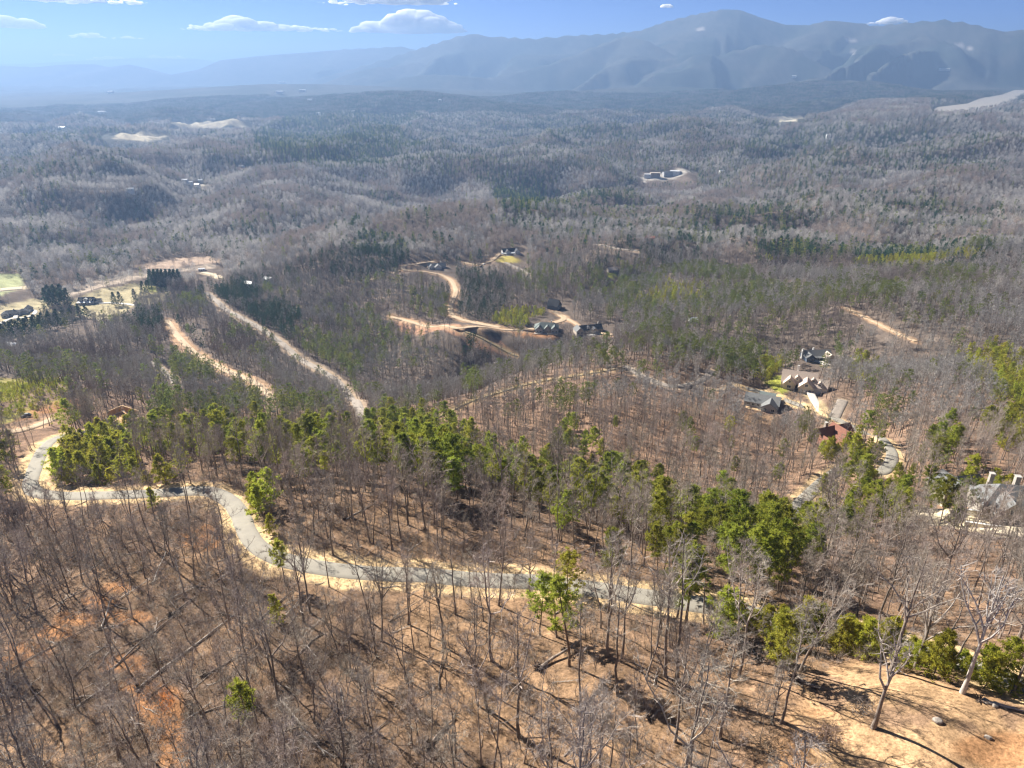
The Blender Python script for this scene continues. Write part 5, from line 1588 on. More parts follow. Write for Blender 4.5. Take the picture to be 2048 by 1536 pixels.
def chimney(root, x, y, z0, z1, s, mt_):
    o = part('chimney', PB().box((x-s/2,y-s/2,z0),(x+s/2,y+s/2,z1)), mt_, root)
    part('chimney_cap', PB().box((x-s/2-.12,y-s/2-.12,z1),(x+s/2+.12,y+s/2+.12,z1+.2)), M_CONC, o)
def dormer(root, x, y, z, w, d, h, rise, wm, rm):
    wl, rf = gable_block(root, x, y, w, d, h, rise, 'y', wm, rm, z=z, over=.3, found=.6)
    wl.name = 'dormer_wall'; rf.name = 'dormer_roof'
    opening(root, (x, y, w, d), 'f', 0, z + .35, w * .45, h * .6)
def porch(root, x0, x1, y0, y1, h, rm, z=0.0):
    part('porch_floor', PB().box((x0,y0,z-1.4),(x1,y1,z+.15)), M_CONC, root)
    part('porch_roof', PB().poly([(x0-.3,y0-.3,z+h),(x1+.3,y0-.3,z+h),(x1+.3,y1,z+h+.7),(x0-.3,y1,z+h+.7),(x0-.3,y0-.3,z+h+.18),(x1+.3,y0-.3,z+h+.18),(x1+.3,y1,z+h+.88),(x0-.3,y1,z+h+.88)],[(0,3,2,1),(4,5,6,7),(0,1,5,4),(1,2,6,5),(2,3,7,6),(3,0,4,7)]), rm, root)
    k = max(2, int((x1 - x0) / 2.6) + 1)
    for i in range(k):
        px_ = x0 + .2 + (x1 - x0 - .4) * i / (k - 1)
        part('porch_post', PB().box((px_-.11,y0+.05,z+.15),(px_+.11,y0+.27,z+h+.06)), M_TRIM, root)
def house(site, name, cat, label, group=None):
    x, y, z, yaw, rad = SITE_W[site]
    o = empty(name, (x, y, z), R(yaw), label=label, category=cat)
    if group: o['group'] = group
    return o
def row_windows(root, blk, side, us, z, w=1.1, h=1.4):
    for u in us: opening(root, blk, side, u, z, w, h)

# white farmhouse on the meadow
r = house('farmhouse', 'farmhouse', 'house', 'white farmhouse with a dark roof and three dormers on the valley meadow')
gable_block(r, 0, 0, 18, 10, 3.4, 4.2, 'x', M_WHITE, M_SHDARK)
B1 = (0, 0, 18, 10)
for x in (-6, 0, 6): dormer(r, x, -2.6, 4.6, 3.0 if x else 4.2, 3.6, 1.5, 1.2, M_WHITE, M_WHITE if x == 0 else M_SHDARK)
porch(r, -9, 9, -7.6, -5.03, 2.7, M_METAL)
row_windows(r, B1, 'f', (-7,-4.4,4.4,7), .8); opening(r, B1, 'f', 0, .15, 1.1, 2.1, 'door'); row_windows(r, B1, 'r', (-2,2), 1.0); row_windows(r, B1, 'l', (-2,2), 1.0)
gable_block(r, 12.6, 1.5, 7, 7, 2.8, 2.2, 'x', M_WHITE, M_SHDARK); opening(r, (12.6,1.5,7,7), 'f', 0, 0, 4.8, 2.3, 'garage_door')
# low dark-roofed house by the circular drive and its garage
r = house('bungalow', 'bungalow', 'house', 'low house with a dark hipped roof beside the circular drive')
gable_block(r, 0, 0, 19, 10, 3, 3, 'x', M_GREYW, M_SHDARK, hip=True); gable_block(r, -5, -5.5, 7, 6, 2.9, 2.2, 'y', M_GREYW, M_SHDARK); gable_block(r, 11, 4, 9, 8, 2.9, 2.4, 'x', M_GREYW, M_SHDARK, hip=True)
row_windows(r, (0,0,19,10), 'f', (0.5,3.2,6), .8); opening(r, (-5,-5.5,7,6), 'f', 0, .8, 2, 1.5); opening(r, (0,0,19,10), 'f', 8.2, .05, 1.1, 2.1, 'door'); chimney(r, 3, 1.2, 3, 7, 1, M_STONE)
r = house('garage', 'garage', 'garage', 'detached garage with a steep dark gable at the circular drive')
gable_block(r, 0, 0, 9, 8, 3, 3.6, 'y', M_GREYW, M_SHDARK); opening(r, (0,0,9,8), 'f', -2, 0, 2.8, 2.3, 'garage_door'); opening(r, (0,0,9,8), 'f', 2, 0, 2.8, 2.3, 'garage_door'); opening(r, (0,0,9,8), 'f', 0, 3.6, 1.2, 1.2)
r = house('camper', 'shed', 'shed', 'small white shed with a pale metal roof at the valley road')
gable_block(r, 0, 0, 9, 5, 2.6, .9, 'x', M_WHITE, M_METAL, over=.3); row_windows(r, (0,0,9,5), 'f', (-2.5,2.5), 1.0); opening(r, (0,0,9,5), 'f', 0, .05, 1, 2, 'door')
# house under construction
r = house('frame', 'unfinished_house', 'house', 'unfinished house with wrapped walls and open timber framing above the hairpin')
part('wall', PB().box((-7,-5,-2.5),(7,-4.75,3.0)).box((-7,4.75,-2.5),(7,5,3.0)).box((-7,-4.75,-2.5),(-6.75,4.75,3.0)).box((6.75,-4.75,-2.5),(7,4.75,3.0)), M_WRAP, r)
part('floor_deck', PB().box((-6.74,-4.74,2.6),(6.74,4.74,2.85)), M_OSB, r)
fb = PB()
for (x0, y0_, x1_, y1_) in ((-6.9,-4.9,6.9,-4.9),(6.9,-4.9,6.9,4.9),(6.9,4.9,-6.9,4.9),(-6.9,4.9,-6.9,-4.9)):
    zt = 3.6 if y0_ == y1_ == -4.9 else 5.9
    fb.beam((x0,y0_,zt),(x1_,y1_,zt),.16)
part('top_plate', fb, M_WOOD, r)
for i in range(12):
    xx = -6.9 + 13.8 * i / 11
    part('stud', PB().beam((xx,4.9,3.0),(xx,4.9,5.75),.07), M_WOOD, r)
for i in range(1, 9):
    yy = -4.9 + 9.8 * i / 9
    part('stud', PB().beam((-6.9,yy,3.0),(-6.9,yy,5.75),.07), M_WOOD, r); part('stud', PB().beam((6.9,yy,3.0),(6.9,yy,5.75),.07), M_WOOD, r)
part('sheathing_panel', PB().box((-6.6,5.08,3.0),(2.0,5.2,5.8)), M_OSB, r); part('sheathing_panel', PB().box((-7.2,-3,3.0),(-7.1,4.4,5.6)), M_OSB, r)
part('corner_post', PB().beam((-6.9,-4.9,2.9),(-6.9,-4.9,5.9),.16), M_WOOD, r); part('corner_post', PB().beam((6.9,-4.9,2.9),(6.9,-4.9,5.9),.16), M_WOOD, r)
part('garage_wing', PB().box((7.05,-1,-2.5),(13,-.75,2.2)).box((7.05,5.3,-2.5),(13,5.55,2.2)).box((12.75,-.75,-2.5),(13,5.3,2.2)), M_OSB, r)
for i in range(6):
    part('rafter', PB().beam((7.2 + 1.1 * i,-.9,2.3),(7.2 + 1.1 * i,2.3,4.0),.08).beam((7.2 + 1.1 * i,2.3,4.0),(7.2 + 1.1 * i,5.5,2.3),.08), M_WOOD, r)
part('lumber_stack', PB().box((-1,0,2.86),(4,1.4,3.5)), M_WOOD, r)
# white house above a retained lawn
r = house('hillhouse', 'hill_house', 'house', 'white house with dark roofs above a yellow terraced lawn on the far ridge')
gable_block(r, 0, 2, 22, 10, 3.6, 4, 'x', M_WHITE, M_SHDARK); gable_block(r, -4, -3, 7, 6, 3.6, 3.6, 'y', M_WHITE, M_SHDARK); gable_block(r, 10.5, -3, 8, 9, 3.4, 3.8, 'y', M_WHITE, M_SHDARK)
porch(r, -15, 6, -8.4, -6.1, 2.6, M_METAL, z=-.4); row_windows(r, (-4,-3,7,6), 'f', (-1.6,1.6), 1.0); row_windows(r, (10.5,-3,8,9), 'f', (-2,2), 1.0); row_windows(r, (0,2,22,10), 'f', (2,4.5), 1.0); opening(r, (-4,-3,7,6), 'f', 0, 4.2, 1.2, 1.3)
part('retaining_wall', PB().box((-17,-12.4,-4),(14,-11.8,.2)).box((14,-11.8,-4),(14.6,2,.2)), M_CONC, r)
r = house('greyhouse', 'hill_house', 'house', 'grey house with several gables at the bend of the tan ridge road')
gable_block(r, 0, 2, 24, 9, 3.2, 3.4, 'x', M_GREYW, M_SHGREY); gable_block(r, -8, -3, 7, 6, 3.2, 3, 'y', M_WHITE, M_SHGREY); gable_block(r, 1, -4.5, 9, 8, 3.0, 3.2, 'y', M_WHITE, M_SHGREY)
opening(r, (1,-4.5,9,8), 'f', -2, 0, 2.8, 2.3, 'garage_door'); opening(r, (1,-4.5,9,8), 'f', 2, 0, 2.8, 2.3, 'garage_door'); row_windows(r, (-8,-3,7,6), 'f', (-1.6,1.6), .9, 1.3, 1.6); row_windows(r, (0,2,24,9), 'f', (8,10.5), .9); chimney(r, 6, 4, 3, 8, 1, M_STONE)
r = house('chapel', 'steep_house', 'house', 'tall narrow house with a steep dark gable on the wooded knoll')
gable_block(r, 0, 0, 9, 13, 4.5, 6.5, 'y', M_BLUEW, M_SHDARK); gable_block(r, 6, -2, 7, 6, 3.4, 3.4, 'x', M_BLUEW, M_SHDARK); row_windows(r, (0,0,9,13), 'f', (-2.4,0,2.4), 1.0, 1.2, 2.0); opening(r, (0,0,9,13), 'f', 0, 5.4, 1.6, 2.2); row_windows(r, (0,0,9,13), 'r', (3.5,5.2), 1.0); opening(r, (6,-2,7,6), 'f', 0, .05, 1.1, 2.1, 'door')
# the three-gabled grey-roofed house and its long neighbour
r = house('gabled', 'gabled_house', 'house', 'large house with a hipped grey-green roof and white-trimmed front gables on the ridge')
gable_block(r, 0, 2, 25, 12, 3.6, 4.6, 'x', M_GREYW, M_SHGREEN, hip=True); gable_block(r, -7.5, -5, 8, 6, 3.6, 3.8, 'y', M_GREYW, M_SHGREEN); gable_block(r, 1, -4.6, 6, 5, 4.2, 3.2, 'y', M_STONE, M_SHGREEN); gable_block(r, 8.5, -5, 8, 6, 3.6, 3.8, 'y', M_GREYW, M_SHGREEN)
for bx in (-7.5, 8.5):
    row_windows(r, (bx,-5,8,6), 'f', (-1.7,1.7), .8, 1.4, 1.7); opening(r, (bx,-5,8,6), 'f', 0, 4.3, 1.4, 1.2)
opening(r, (1,-4.6,6,5), 'f', 0, .1, 1.5, 2.3, 'door'); row_windows(r, (0,2,25,12), 'f', (-2.9,4.3), .8); row_windows(r, (0,2,25,12), 'l', (-3,1), .9); part('patio', PB().box((-13,-12,-1.2),(12,-8.1,.08)), M_STONE, r); part('patio_wall', PB().box((-13.4,-12.5,-2),(12.4,-12.02,.7)), M_STONE, r)
chimney(r, 5, 4, 4, 9.3, 1.1, M_STONE)
r = house('longhouse', 'long_house', 'house', 'long house with a tan gable end and a dark roof beside the gabled house')
gable_block(r, 0, 0, 24, 10, 3.2, 3.8, 'x', M_TANW, M_SHDARK); gable_block(r, -13.6, -2.5, 8, 11, 3.6, 3.6, 'y', M_TANW, M_SHGREY); gable_block(r, 3, -5.6, 7, 5, 3, 2.8, 'y', M_TANW, M_SHDARK)
row_windows(r, (-13.6,-2.5,8,11), 'f', (-1.8,1.8), .8, 1.5, 1.8); row_windows(r, (0,0,24,10), 'f', (-7.4,-4.6,8,10.2), .8, 1.3, 1.6); row_windows(r, (3,-5.6,7,5), 'f', (-1.4,1.4), .8); dormer(r, -3, -2.2, 4.4, 3, 3.4, 1.3, 1.1, M_WHITE, M_SHDARK); chimney(r, 9, 1.5, 3, 8.5, 1, M_STONE)
part('terrace', PB().box((-8,-13,-1.4),(14,-8.2,.06)), M_CONC, r)
r = house('cabin', 'cabin', 'house', 'small pale-roofed house beside a bright strip of lawn in the pine woods')
gable_block(r, 0, 0, 13, 8, 2.9, 2.6, 'x', M_TANW, M_SHTAN); row_windows(r, (0,0,13,8), 'f', (-4,3.6), .8); opening(r, (0,0,13,8), 'f', 0, .05, 1, 2.1, 'door')
r = house('ranch', 'ranch_house', 'house', 'dark blue house with a tan double-garage wing in the pine woods')
gable_block(r, 0, 1, 22, 10, 3.4, 3.6, 'x', M_BLUEW, M_SHGREY); gable_block(r, -8, -4.4, 7, 6, 3.4, 2.8, 'y', M_BLUEW, M_SHGREY); gable_block(r, 8, -5, 9, 8, 3.2, 3.2, 'y', M_TANW, M_SHTAN)
opening(r, (8,-5,9,8), 'f', 0, 0, 5.6, 2.4, 'garage_door'); row_windows(r, (-8,-4.4,7,6), 'f', (-1.6,1.6), .8, 1.4, 1.7); row_windows(r, (0,1,22,10), 'f', (-2.6,2.4), .8, 1.5, 1.7); opening(r, (0,1,22,10), 'f', 0, .05, 1.2, 2.2, 'door'); porch(r, -4.3, 3.3, -6.4, -4.05, 2.6, M_SHGREY); chimney(r, -11.7, 1, -1, 8, 1.3, M_WHITE); chimney(r, -2, 3, 4, 8, .9, M_WHITE)
# the tan-roofed house with dormers
r = house('manor', 'dormered_house', 'house', 'cream house with a big tan roof and many dormers beside a white driveway')
gable_block(r, 0, 1.5, 21, 12, 3.8, 6.0, 'x', M_CREAM, M_SHTAN); gable_block(r, -5.6, -5.2, 7, 5, 3.8, 4, 'y', M_CREAM, M_SHTAN); gable_block(r, 4.6, -6.4, 9, 8, 3.8, 4.2, 'y', M_CREAM, M_SHTAN); gable_block(r, 12.6, -1.5, 9, 10, 3.4, 4, 'x', M_WHITE, M_SHTAN)
dormer(r, -1.2, -2.4, 5.6, 2.4, 3.2, 1.4, 1.1, M_CREAM, M_SHTAN); dormer(r, 8.6, -2.2, 5.4, 2.4, 3.0, 1.4, 1.1, M_CREAM, M_SHTAN); dormer(r, 12.6, -4.0, 4.3, 2.6, 3.0, 1.3, 1.1, M_WHITE, M_SHTAN)
row_windows(r, (4.6,-6.4,9,8), 'f', (-2.4,0,2.4), .8, 1.2, 1.7); opening(r, (4.6,-6.4,9,8), 'f', 0, 4.5, 1.6, 1.6); row_windows(r, (-5.6,-5.2,7,5), 'f', (0,), 1.0, 2.2, 1.8); opening(r, (-5.6,-5.2,7,5), 'f', 0, 4.6, 1.2, 1.4); opening(r, (0,1.5,21,12), 'f', -1.0, .05, 1.4, 2.4, 'door'); opening(r, (12.6,-1.5,9,10), 'f', -2, 0, 2.8, 2.4, 'garage_door'); opening(r, (12.6,-1.5,9,10), 'f', 2, 0, 2.8, 2.4, 'garage_door')
row_windows(r, (0,1.5,21,12), 'l', (-3,0,3), .9); chimney(r, -1.5, 4.6, 6, 12.4, 1.2, M_WHITE); part('parking_court', PB().box((6,-14,-1.0),(19,-6.6,.04)), M_CONC, r)
r = house('lshape', 'l_shaped_house', 'house', 'house with a broad low grey roof on the bare orange yard')
gable_block(r, 0, 0, 20, 12, 3.0, 3.4, 'x', M_GREYW, M_SHGREY); gable_block(r, 5, -6, 9, 9, 3.0, 2.8, 'y', M_GREYW, M_SHGREY); gable_block(r, 2, 9.2, 9, 7, 2.8, 1.4, 'x', M_TANW, M_SHGREEN)
row_windows(r, (0,0,20,12), 'f', (-7.4,-4.6,-1.8), .7, 1.6, 1.6); row_windows(r, (5,-6,9,9), 'f', (-2.2,2.2), .7, 1.8, 1.7); row_windows(r, (0,0,20,12), 'l', (-3,2.5), .8); part('deck', PB().box((-9,-10,-.9),(.4,-6.06,-.1)), M_WOOD, r)
for i in range(4): part('deck_post', PB().box((-8.8 + 3 * i,-9.9,-3.4),(-8.6 + 3 * i,-9.7,-.92)), M_WOOD, r)
opening(r, (2,9.2,9,7), 'f', 0, .7, 1.2, 1.2)
# the red-roofed lodge
r = house('lodge', 'lodge', 'house', 'dark log lodge with crossing red-brown roofs among the pines')
gable_block(r, 0, 2, 18, 9, 4.2, 4.4, 'x', M_LOGW, M_SHRED, over=1.0); gable_block(r, 1, -2.6, 9, 12, 4.2, 5.2, 'y', M_LOGW, M_SHRED, over=1.0); gable_block(r, 7.4, -4.4, 5, 6, 3.4, 2.6, 'y', M_LOGW, M_SHRED, over=.8); gable_block(r, -8.6, -2.4, 6, 6, 3.4, 2.8, 'y', M_LOGW, M_SHRED, over=.8)
row_windows(r, (1,-2.6,9,12), 'f', (-2.5,0,2.5), .8, 1.7, 2.2); opening(r, (1,-2.6,9,12), 'f', 0, 4.6, 2.6, 2.0); opening(r, (7.4,-4.4,5,6), 'f', 0, .8, 1.6, 1.6); opening(r, (-8.6,-2.4,6,6), 'f', 0, .8, 1.8, 1.6); chimney(r, -4, 3.4, 3, 10.4, 1.3, M_STONE)
part('deck', PB().box((-9,-12.2,-1.2),(9.6,-8.66,-.2)), M_LOGW, r)
for i in range(7):
    part('deck_post', PB().box((-8.9 + 3 * i,-12.1,-4),(-8.7 + 3 * i,-11.9,.8)), M_LOGW, r)
# the two on the right
r = house('cream', 'cream_house', 'house', 'cream house with a tall end wall and grey roof, half hidden by a pine')
gable_block(r, 0, 0, 11, 9, 5.2, 3.4, 'y', M_CREAM, M_SHGREY); gable_block(r, 8.2, 2, 8, 7, 4, 3, 'x', M_WHITE, M_SHGREY); row_windows(r, (0,0,11,9), 'f', (-3,3), .9, 1.2, 1.6); row_windows(r, (0,0,11,9), 'f', (-3,0,3), 3.4, 1.1, 1.4); row_windows(r, (8.2,2,8,7), 'f', (-1.6,1.6), .9); opening(r, (0,0,11,9), 'f', 0, .05, 1.2, 2.2, 'door')
r = house('mansion', 'mansion', 'house', 'long stone mansion with a slate-grey roof behind cream garden walls')
gable_block(r, 0, 2, 30, 11, 4.6, 4.8, 'x', M_STONE, M_SHGREY, hip=True); gable_block(r, -9, -4.4, 8, 6, 4.6, 4, 'y', M_STONE, M_SHGREY); gable_block(r, 1, -4.4, 7, 6, 4.6, 3.6, 'y', M_STONE, M_SHGREY); gable_block(r, 10, -4.4, 8, 6, 4.6, 4, 'y', M_STONE, M_SHGREY)
for bx in (-9, 10): row_windows(r, (bx,-4.4,8,6), 'f', (-1.8,1.8), .9, 1.4, 2.0); opening(r, (bx,-4.4,8,6), 'f', 0, 4.8, 1.4, 1.6)
opening(r, (1,-4.4,7,6), 'f', 0, .1, 1.7, 2.6, 'door'); opening(r, (1,-4.4,7,6), 'f', 0, 4.6, 1.5, 1.4); row_windows(r, (0,2,30,11), 'f', (-3.6,5.2), .9, 1.3, 1.9); chimney(r, -11, 5, 5, 11.2, 1.2, M_STONE); chimney(r, -4, 4.5, 6, 11.2, 1.4, M_STONE); chimney(r, 6, 4.2, 6, 11, 1.4, M_STONE)
r = house('shed', 'shed', 'shed', 'small white-roofed shed among the trees of the middle ridge')
gable_block(r, 0, 0, 8, 5, 2.6, 1.6, 'x', M_WHITE, M_METAL, over=.3); opening(r, (0,0,8,5), 'f', -1.5, .05, 1.6, 2, 'door'); opening(r, (0,0,8,5), 'f', 2, .9, 1, 1)

# cream retaining walls of the mansion's court
for pts, h_, lab in (([(1905,1030),(1960,1037),(2010,1046),(2060,1056)], 2.6, 'high cream retaining wall in front of the stone mansion'), ([(1928,1052),(1968,1058),(2000,1062)], 1.6, 'low cream garden wall under the high retaining wall'), ([(1893,1010),(1892,1000),(1890,990)], 1.8, 'cream wall beside the half-hidden cream house')):
    q = at([p[0] for p in pts], [p[1] for p in pts]); q = resample(q, 2.0)
    o = empty('retaining_wall', tuple(q[len(q) // 2]), label=lab, category='wall')
    c0 = q[len(q) // 2]
    pb, cp = PB(), PB()
    for a, b_ in zip(q[:-1] - c0, q[1:] - c0):
        t_ = unit((b_ - a) * np.array([1, 1, 0])); nn = np.array([-t_[1], t_[0], 0]) * .25
        up, dn = np.array([0, 0, h_]), np.array([0, 0, -1.5])
        pb.poly([a-nn+dn,b_-nn+dn,b_+nn+dn,a+nn+dn,a-nn+up,b_-nn+up,b_+nn+up,a+nn+up], [(0,3,2,1),(4,5,6,7),(0,1,5,4),(1,2,6,5),(2,3,7,6),(3,0,4,7)])
        n2_ = nn * 1.4; u2 = up + np.array([0, 0, .16])
        cp.poly([a-n2_+up,b_-n2_+up,b_+n2_+up,a+n2_+up,a-n2_+u2,b_-n2_+u2,b_+n2_+u2,a+n2_+u2], [(0,3,2,1),(4,5,6,7),(0,1,5,4),(1,2,6,5),(2,3,7,6),(3,0,4,7)])
    part('wall_face', pb, M_CREAM, o); part('coping', cp, M_TRIM, o)

# far buildings, a few pixels each
FAR_H = [
 (371,367,14,8,4,2,M_WHITE,M_METAL,'white farm building at the left of the farmyard on the far hill'),(382,371,11,7,3.5,2,M_WHITE,M_METAL,'small white barn in the middle of the far farmyard'),
 (396,376,13,8,4,2,M_WHITE,M_METAL,'white farmhouse at the front of the far farmyard'),(402,367,12,8,4,2.4,M_GREYW,M_METAL,'grey shed at the back of the far farmyard'),
 (262,386,14,8,3.5,2,M_WHITE,M_METAL,'lone white house in the woods left of the far farmyard'),
 (1336,352,34,20,7,1.2,M_GREYW,M_SHDARK,'dark flat industrial hall at the mill yard'),(1310,353,30,16,6,1.2,M_TANW,M_TANW,'tan industrial hall at the mill yard'),(1350,349,30,18,6,1.2,M_WHITE,M_METAL,'white-roofed industrial hall at the mill yard'),(1295,355,22,14,5,1.0,M_WHITE,M_METAL,'white shed at the end of the mill yard'),
 (620,203,34,16,7,3,M_WHITE,M_METAL,'white building on the crest of the far green hill'),(637,230,26,14,6,3,M_WHITE,M_METAL,'white house in the dark pines of the far green hill'),(880,204,22,14,7,3,M_WHITE,M_METAL,'white house on the right slope of the far green hill'),(706,226,24,14,6,3,M_WHITE,M_METAL,'pale house half hidden on the far green hill'),
 (126,260,36,18,7,3,M_WHITE,M_METAL,'white roof in the far woods left of the pale fields'),(205,228,50,22,8,3,M_WHITE,M_METAL,'long white roof in the far plain'),(560,187,70,30,9,3,M_WHITE,M_METAL,'row of white roofs in the far plain'),(605,184,60,30,9,3,M_WHITE,M_METAL,'white warehouse roof in the far plain'),(222,187,60,30,9,3,M_WHITE,M_METAL,'white roof near the foot of the far ridge'),(565,166,120,40,10,3,M_WHITE,M_METAL,'wide pale roof under the distant mountains'),
 (13,327,20,12,5,3,M_WHITE,M_SHGREY,'white house at the border of the far woods'),(1780,350,16,10,4,2.4,M_WHITE,M_METAL,'white house in the woods under the lake'),(1143,272,20,12,5,3,M_WHITE,M_SHGREY,'pale house in the broad far woods'),(1656,276,16,10,5,3,M_WHITE,M_METAL,'white house in the woods before the mountain'),
 (1588,156,40,20,9,4,M_WHITE,M_METAL,'white house at the foot of the middle mountain'),(1888,142,90,20,9,3,M_WHITE,M_METAL,'pale building low on the shaded mountain'),(1272,236,24,14,6,3,M_GREYW,M_SHDARK,'dark house in the far woods right of the hill'),(1375,274,20,12,6,3,M_GREYW,M_SHDARK,'dark-roofed house above the mill woods'),(484,339,14,9,4,2.4,M_WHITE,M_METAL,'small pale house on the far wooded slope'),(1443,348,16,9,4,2.4,M_WHITE,M_METAL,'white house right of the mill woods'),
 (500,578,12,8,3.4,2.2,M_WHITE,M_METAL,'white roofed house hidden in the woods above the gravel road'),(538,569,10,7,3.2,2,M_WHITE,M_METAL,'second white roofed house in the woods above the gravel road'),(1300,486,13,8,3.2,2.2,M_TANW,M_SHRED,'red-roofed house in the woods of the middle distance'),(30,705,12,7,3,2,M_WHITE,M_METAL,'pale roof in the woods under the evergreen row'),
]
for px, py, w, d, h, rise, wm, rm, lab in FAR_H:
    p = at1(px, py)
    o = empty('distant_building', (p[0], p[1], p[2] + 1.0 + np.hypot(p[0], p[1]) * .0008), R((px * 37) % 50 - 25), label=lab, category='building')
    gable_block(o, 0, 0, w, d, h + 3, rise, 'x', wm, rm, found=6)
    row_windows(o, (0, 0, w, d), 'f', (-w * .25, w * .25), 3.6, 1.6, 1.8)

# cars
M_TYRE = rough_mat('tyre_rubber', (.03,.03,.03), .1, 2, .9); M_RIM = rough_mat('wheel_rim', (.45,.45,.46), .05, 2, .35)
def car(px, py, yaw, paint, label, tall_=False):
    p = at1(px, py); z = ground(p[0], p[1])
    o = empty('parked_car', (p[0], p[1], float(z) + .08), R(yaw), label=label, category='car')
    hb = [(-2.2,.35),(-2.25,.75),(-1.9,.95),(-1.0,1.02),(1.7,1.05),(2.2,.9),(2.25,.4)]
    ct = 1.85 if tall_ else 1.5
    cb_ = [(-1.05,1.02),(-.45,ct),(1.2,ct),(1.95,1.04)]
    def extrude(prof, hw, top=None):
        k = len(prof); hw2 = top or hw
        zs = [q[1] for q in prof]; z0_, z1_ = min(zs), max(zs)
        wd_ = [hw + (hw2 - hw) * (q[1] - z0_) / (z1_ - z0_) for q in prof]
        vs_ = [(x_, -w_, z_) for (x_, z_), w_ in zip(prof, wd_)] + [(x_, w_, z_) for (x_, z_), w_ in zip(prof, wd_)]
        return PB().poly(vs_, [tuple(range(k)), tuple(reversed(range(k, 2 * k)))] + [(i, (i + 1) % k, k + (i + 1) % k, k + i) for i in range(k)])
    part('body', extrude(hb, .9), paint, o)
    part('cabin', extrude(cb_, .82, .66), paint, o)
    part('windscreen', PB().poly([(-1.07,-.66,1.1),(-1.07,.66,1.1),(-.55,.58,ct-.08),(-.55,-.58,ct-.08)], [(0,1,2,3)]), M_GLASS, o)
    for s in (-1, 1):
        part('side_window', PB().poly([(-.7,s*.80,1.12),(1.6,s*.80,1.12),(1.15,s*.70,ct-.1),(-.4,s*.70,ct-.1)], [(0,1,2,3)]), M_GLASS, o)
        for xw in (-1.4, 1.4):
            T_ = TB(); T_.tube([(xw, s*.72, .34), (xw, s*.93, .34)], [.34, .34], 14)
            v, f = T_.get(); wh = link(bpy.data.objects.new('wheel', mesh_np('wheel', v, f, [M_TYRE])), o)
            part('rim', PB().poly([(xw + .2 * math.cos(i * math.pi / 5), s * .94, .34 + .2 * math.sin(i * math.pi / 5)) for i in range(10)], [tuple(range(10))]), M_RIM, wh)
        part('headlight', PB().box((-2.27, s*.62-.16, .66), (-2.2, s*.62+.16, .8)), M_TRIM, o)
M_CARD = rough_mat('dark_car_paint', (.03,.035,.045), .05, 1, .3); M_CARW = rough_mat('white_car_paint', (.7,.7,.7), .03, 1, .3)
car(53, 834, 25, M_CARD, 'dark car parked on the orange dirt beside the bushes', True)
car(1053, 652, 70, M_CARD, 'dark car parked on the tan drive of the gabled house')
car(962, 534, 15, M_CARD, 'dark car on the gravel under the yellow lawn', True)
car(968, 529, 40, M_CARW, 'white car on the gravel under the yellow lawn')

# ------------------------------------------------------------------ clouds beyond the haze, and the haze itself
cm, nt, b = mat_nodes('cloud')
b.inputs['Base Color'].default_value = (.985, .985, .985, 1)
b.inputs['Roughness'].default_value = 1.0
b.inputs['Specular IOR Level'].default_value = 0.0
b.inputs['Subsurface Weight'].default_value = 1.0
b.inputs['Subsurface Radius'].default_value = (1, 1, 1)
b.inputs['Subsurface Scale'].default_value = 1600.0
b.inputs['Subsurface Anisotropy'].default_value = .6
import bmesh
CLOUDS = [
 (530,62,290,24,40,1.0,'long flat white cloud over the distant ridge'),
 (820,66,235,40,40,1.0,'two-tiered white cloud beside the mountain shoulder'),
 (785,8,270,26,38,1.0,'white cloud cut by the upper edge of the picture'),
 (175,76,64,10,42,.7,'small oval white cloud over the plain'),
 (30,56,90,20,42,.9,'white cloud at the border above the plain'),
 (130,4,260,18,40,.8,'wide thin cloud along the upper border'),
 (1775,48,70,10,44,.9,'white cloud peeping over the mountain saddle'),
 (1333,15,24,8,44,.5,'tiny lone cloud over the peak'),
 (225,121,90,8,48,.6,'low cloud bank on the horizon over the far ridge'),
 (330,119,110,8,48,.7,'low cloud bank above the distant mountains'),
 (130,112,36,6,46,.4,'thin streak of cloud near the horizon'),
 (255,78,60,6,44,.25,'faint wisp of cloud beside the oval cloud'),
]
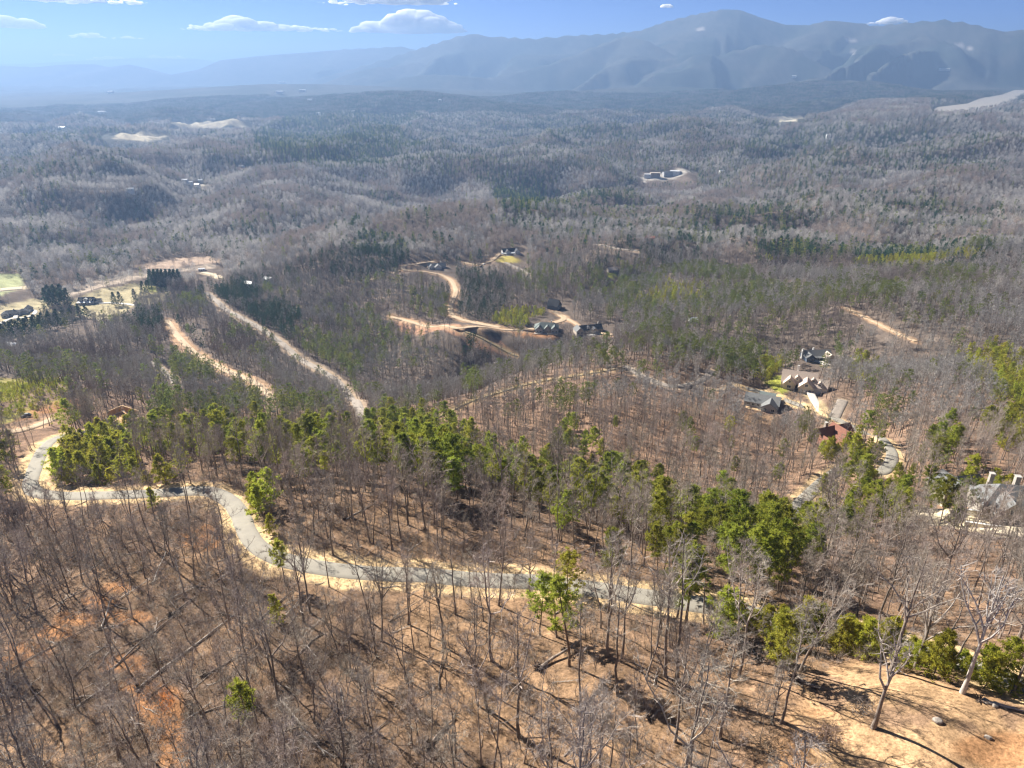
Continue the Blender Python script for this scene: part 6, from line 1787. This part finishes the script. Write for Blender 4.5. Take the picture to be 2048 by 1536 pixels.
for cx, cy_, w, h, km, dn, lab in CLOUDS:
    a, f, u = ray_dirs(cx, cy_)
    hh = math.hypot(a, f); rr = km * 1000.0
    c = np.array([a / hh * rr, f / hh * rr, CAM_Z + rr * float(u) / hh])
    mpp = rr * math.sqrt(hh * hh + float(u) ** 2) / hh / F_PX * .93
    Wm, Hm = w * mpp, h * mpp
    g = np.random.default_rng(int(cx + cy_))
    bm = bmesh.new()
    m_ = int(26 + 90 * dn * min(1, w / 250))
    for i in range(m_):
        x = g.uniform(-1, 1); x = math.copysign(abs(x) ** 1.1, x)
        prof = max(.05, (1 - abs(x) ** 2.2) * (.3 + .95 * float(fbm(np.array([x * 3.2 + cx]), np.array([float(cy_)]), 3, int(cx))[0])))
        rz = Hm * prof * g.uniform(.16, .42); rx_ = max(rz * g.uniform(1.6, 3.4), Wm * .015)
        zz = g.uniform(0, 1) ** 1.2 * max(0, prof * Hm - rz)
        mtx = Matrix.Translation((x * Wm / 2, g.normal(0, .05) * Wm, zz + rz * .4)) @ Matrix.Diagonal((rx_, rx_ * .7, rz, 1))
        bmesh.ops.create_icosphere(bm, subdivisions=2, radius=1.0, matrix=mtx)
    me = bpy.data.meshes.new('cloud'); bm.to_mesh(me); bm.free()
    co = np.empty(len(me.vertices) * 3); me.vertices.foreach_get('co', co); co = co.reshape(-1, 3)
    jit = (fbm(co[:, 0] / (Hm * .22) + 50, (co[:, 2] + co[:, 1] * .4) / (Hm * .12) + 50, 3, 7) - .5)
    co[:, 2] += jit * Hm * .16; co[:, 0] += (fbm(co[:, 0] / (Hm * .2) + 9, co[:, 2] / (Hm * .1) + 90, 3, 9) - .5) * Hm * .7
    co[:, 2] = np.where(co[:, 2] < 0, co[:, 2] * .25, co[:, 2])
    me.vertices.foreach_set('co', co.ravel()); me.materials.append(cm)
    me.polygons.foreach_set('use_smooth', np.ones(len(me.polygons), bool)); me.update()
    o = obj('cloud', me, label=lab, category='cloud')
    o.location = c; o.rotation_euler = (0, 0, -math.atan2(c[0], c[1]))
    rm_ = o.modifiers.new('merge', 'REMESH'); rm_.mode = 'VOXEL'; rm_.voxel_size = max(Hm * .07, Wm / 260); rm_.use_smooth_shade = True

low = float(GZ.min()) - 1.0
top = float(GZ.max()) + 30.0
x1, y0, y1 = 27600.0, -400.0, 31400.0
co = [(sx * x1, yy, zz) for zz in (low, top) for yy in (y0, y1) for sx in (-1, 1)]
hm = bpy.data.meshes.new('haze')
hm.from_pydata(co, [], [(0, 2, 3, 1), (4, 5, 7, 6), (0, 1, 5, 4), (2, 6, 7, 3), (0, 4, 6, 2), (1, 3, 7, 5)])
hv = bpy.data.materials.new('valley_haze'); hv.use_nodes = True
nt = hv.node_tree; nt.nodes.clear()
out = N(nt, 'ShaderNodeOutputMaterial'); pv = N(nt, 'ShaderNodeVolumePrincipled')
pv.inputs['Color'].default_value = (*HAZE_COLOR, 1); pv.inputs['Density'].default_value = HAZE_DENSITY
pv.inputs['Anisotropy'].default_value = .28
nt.links.new(pv.outputs[0], out.inputs['Volume'])
hv.cycles.homogeneous_volume = True
hm.materials.append(hv)
obj('haze', hm, kind='stuff', label='blue haze filling the air over the valley')
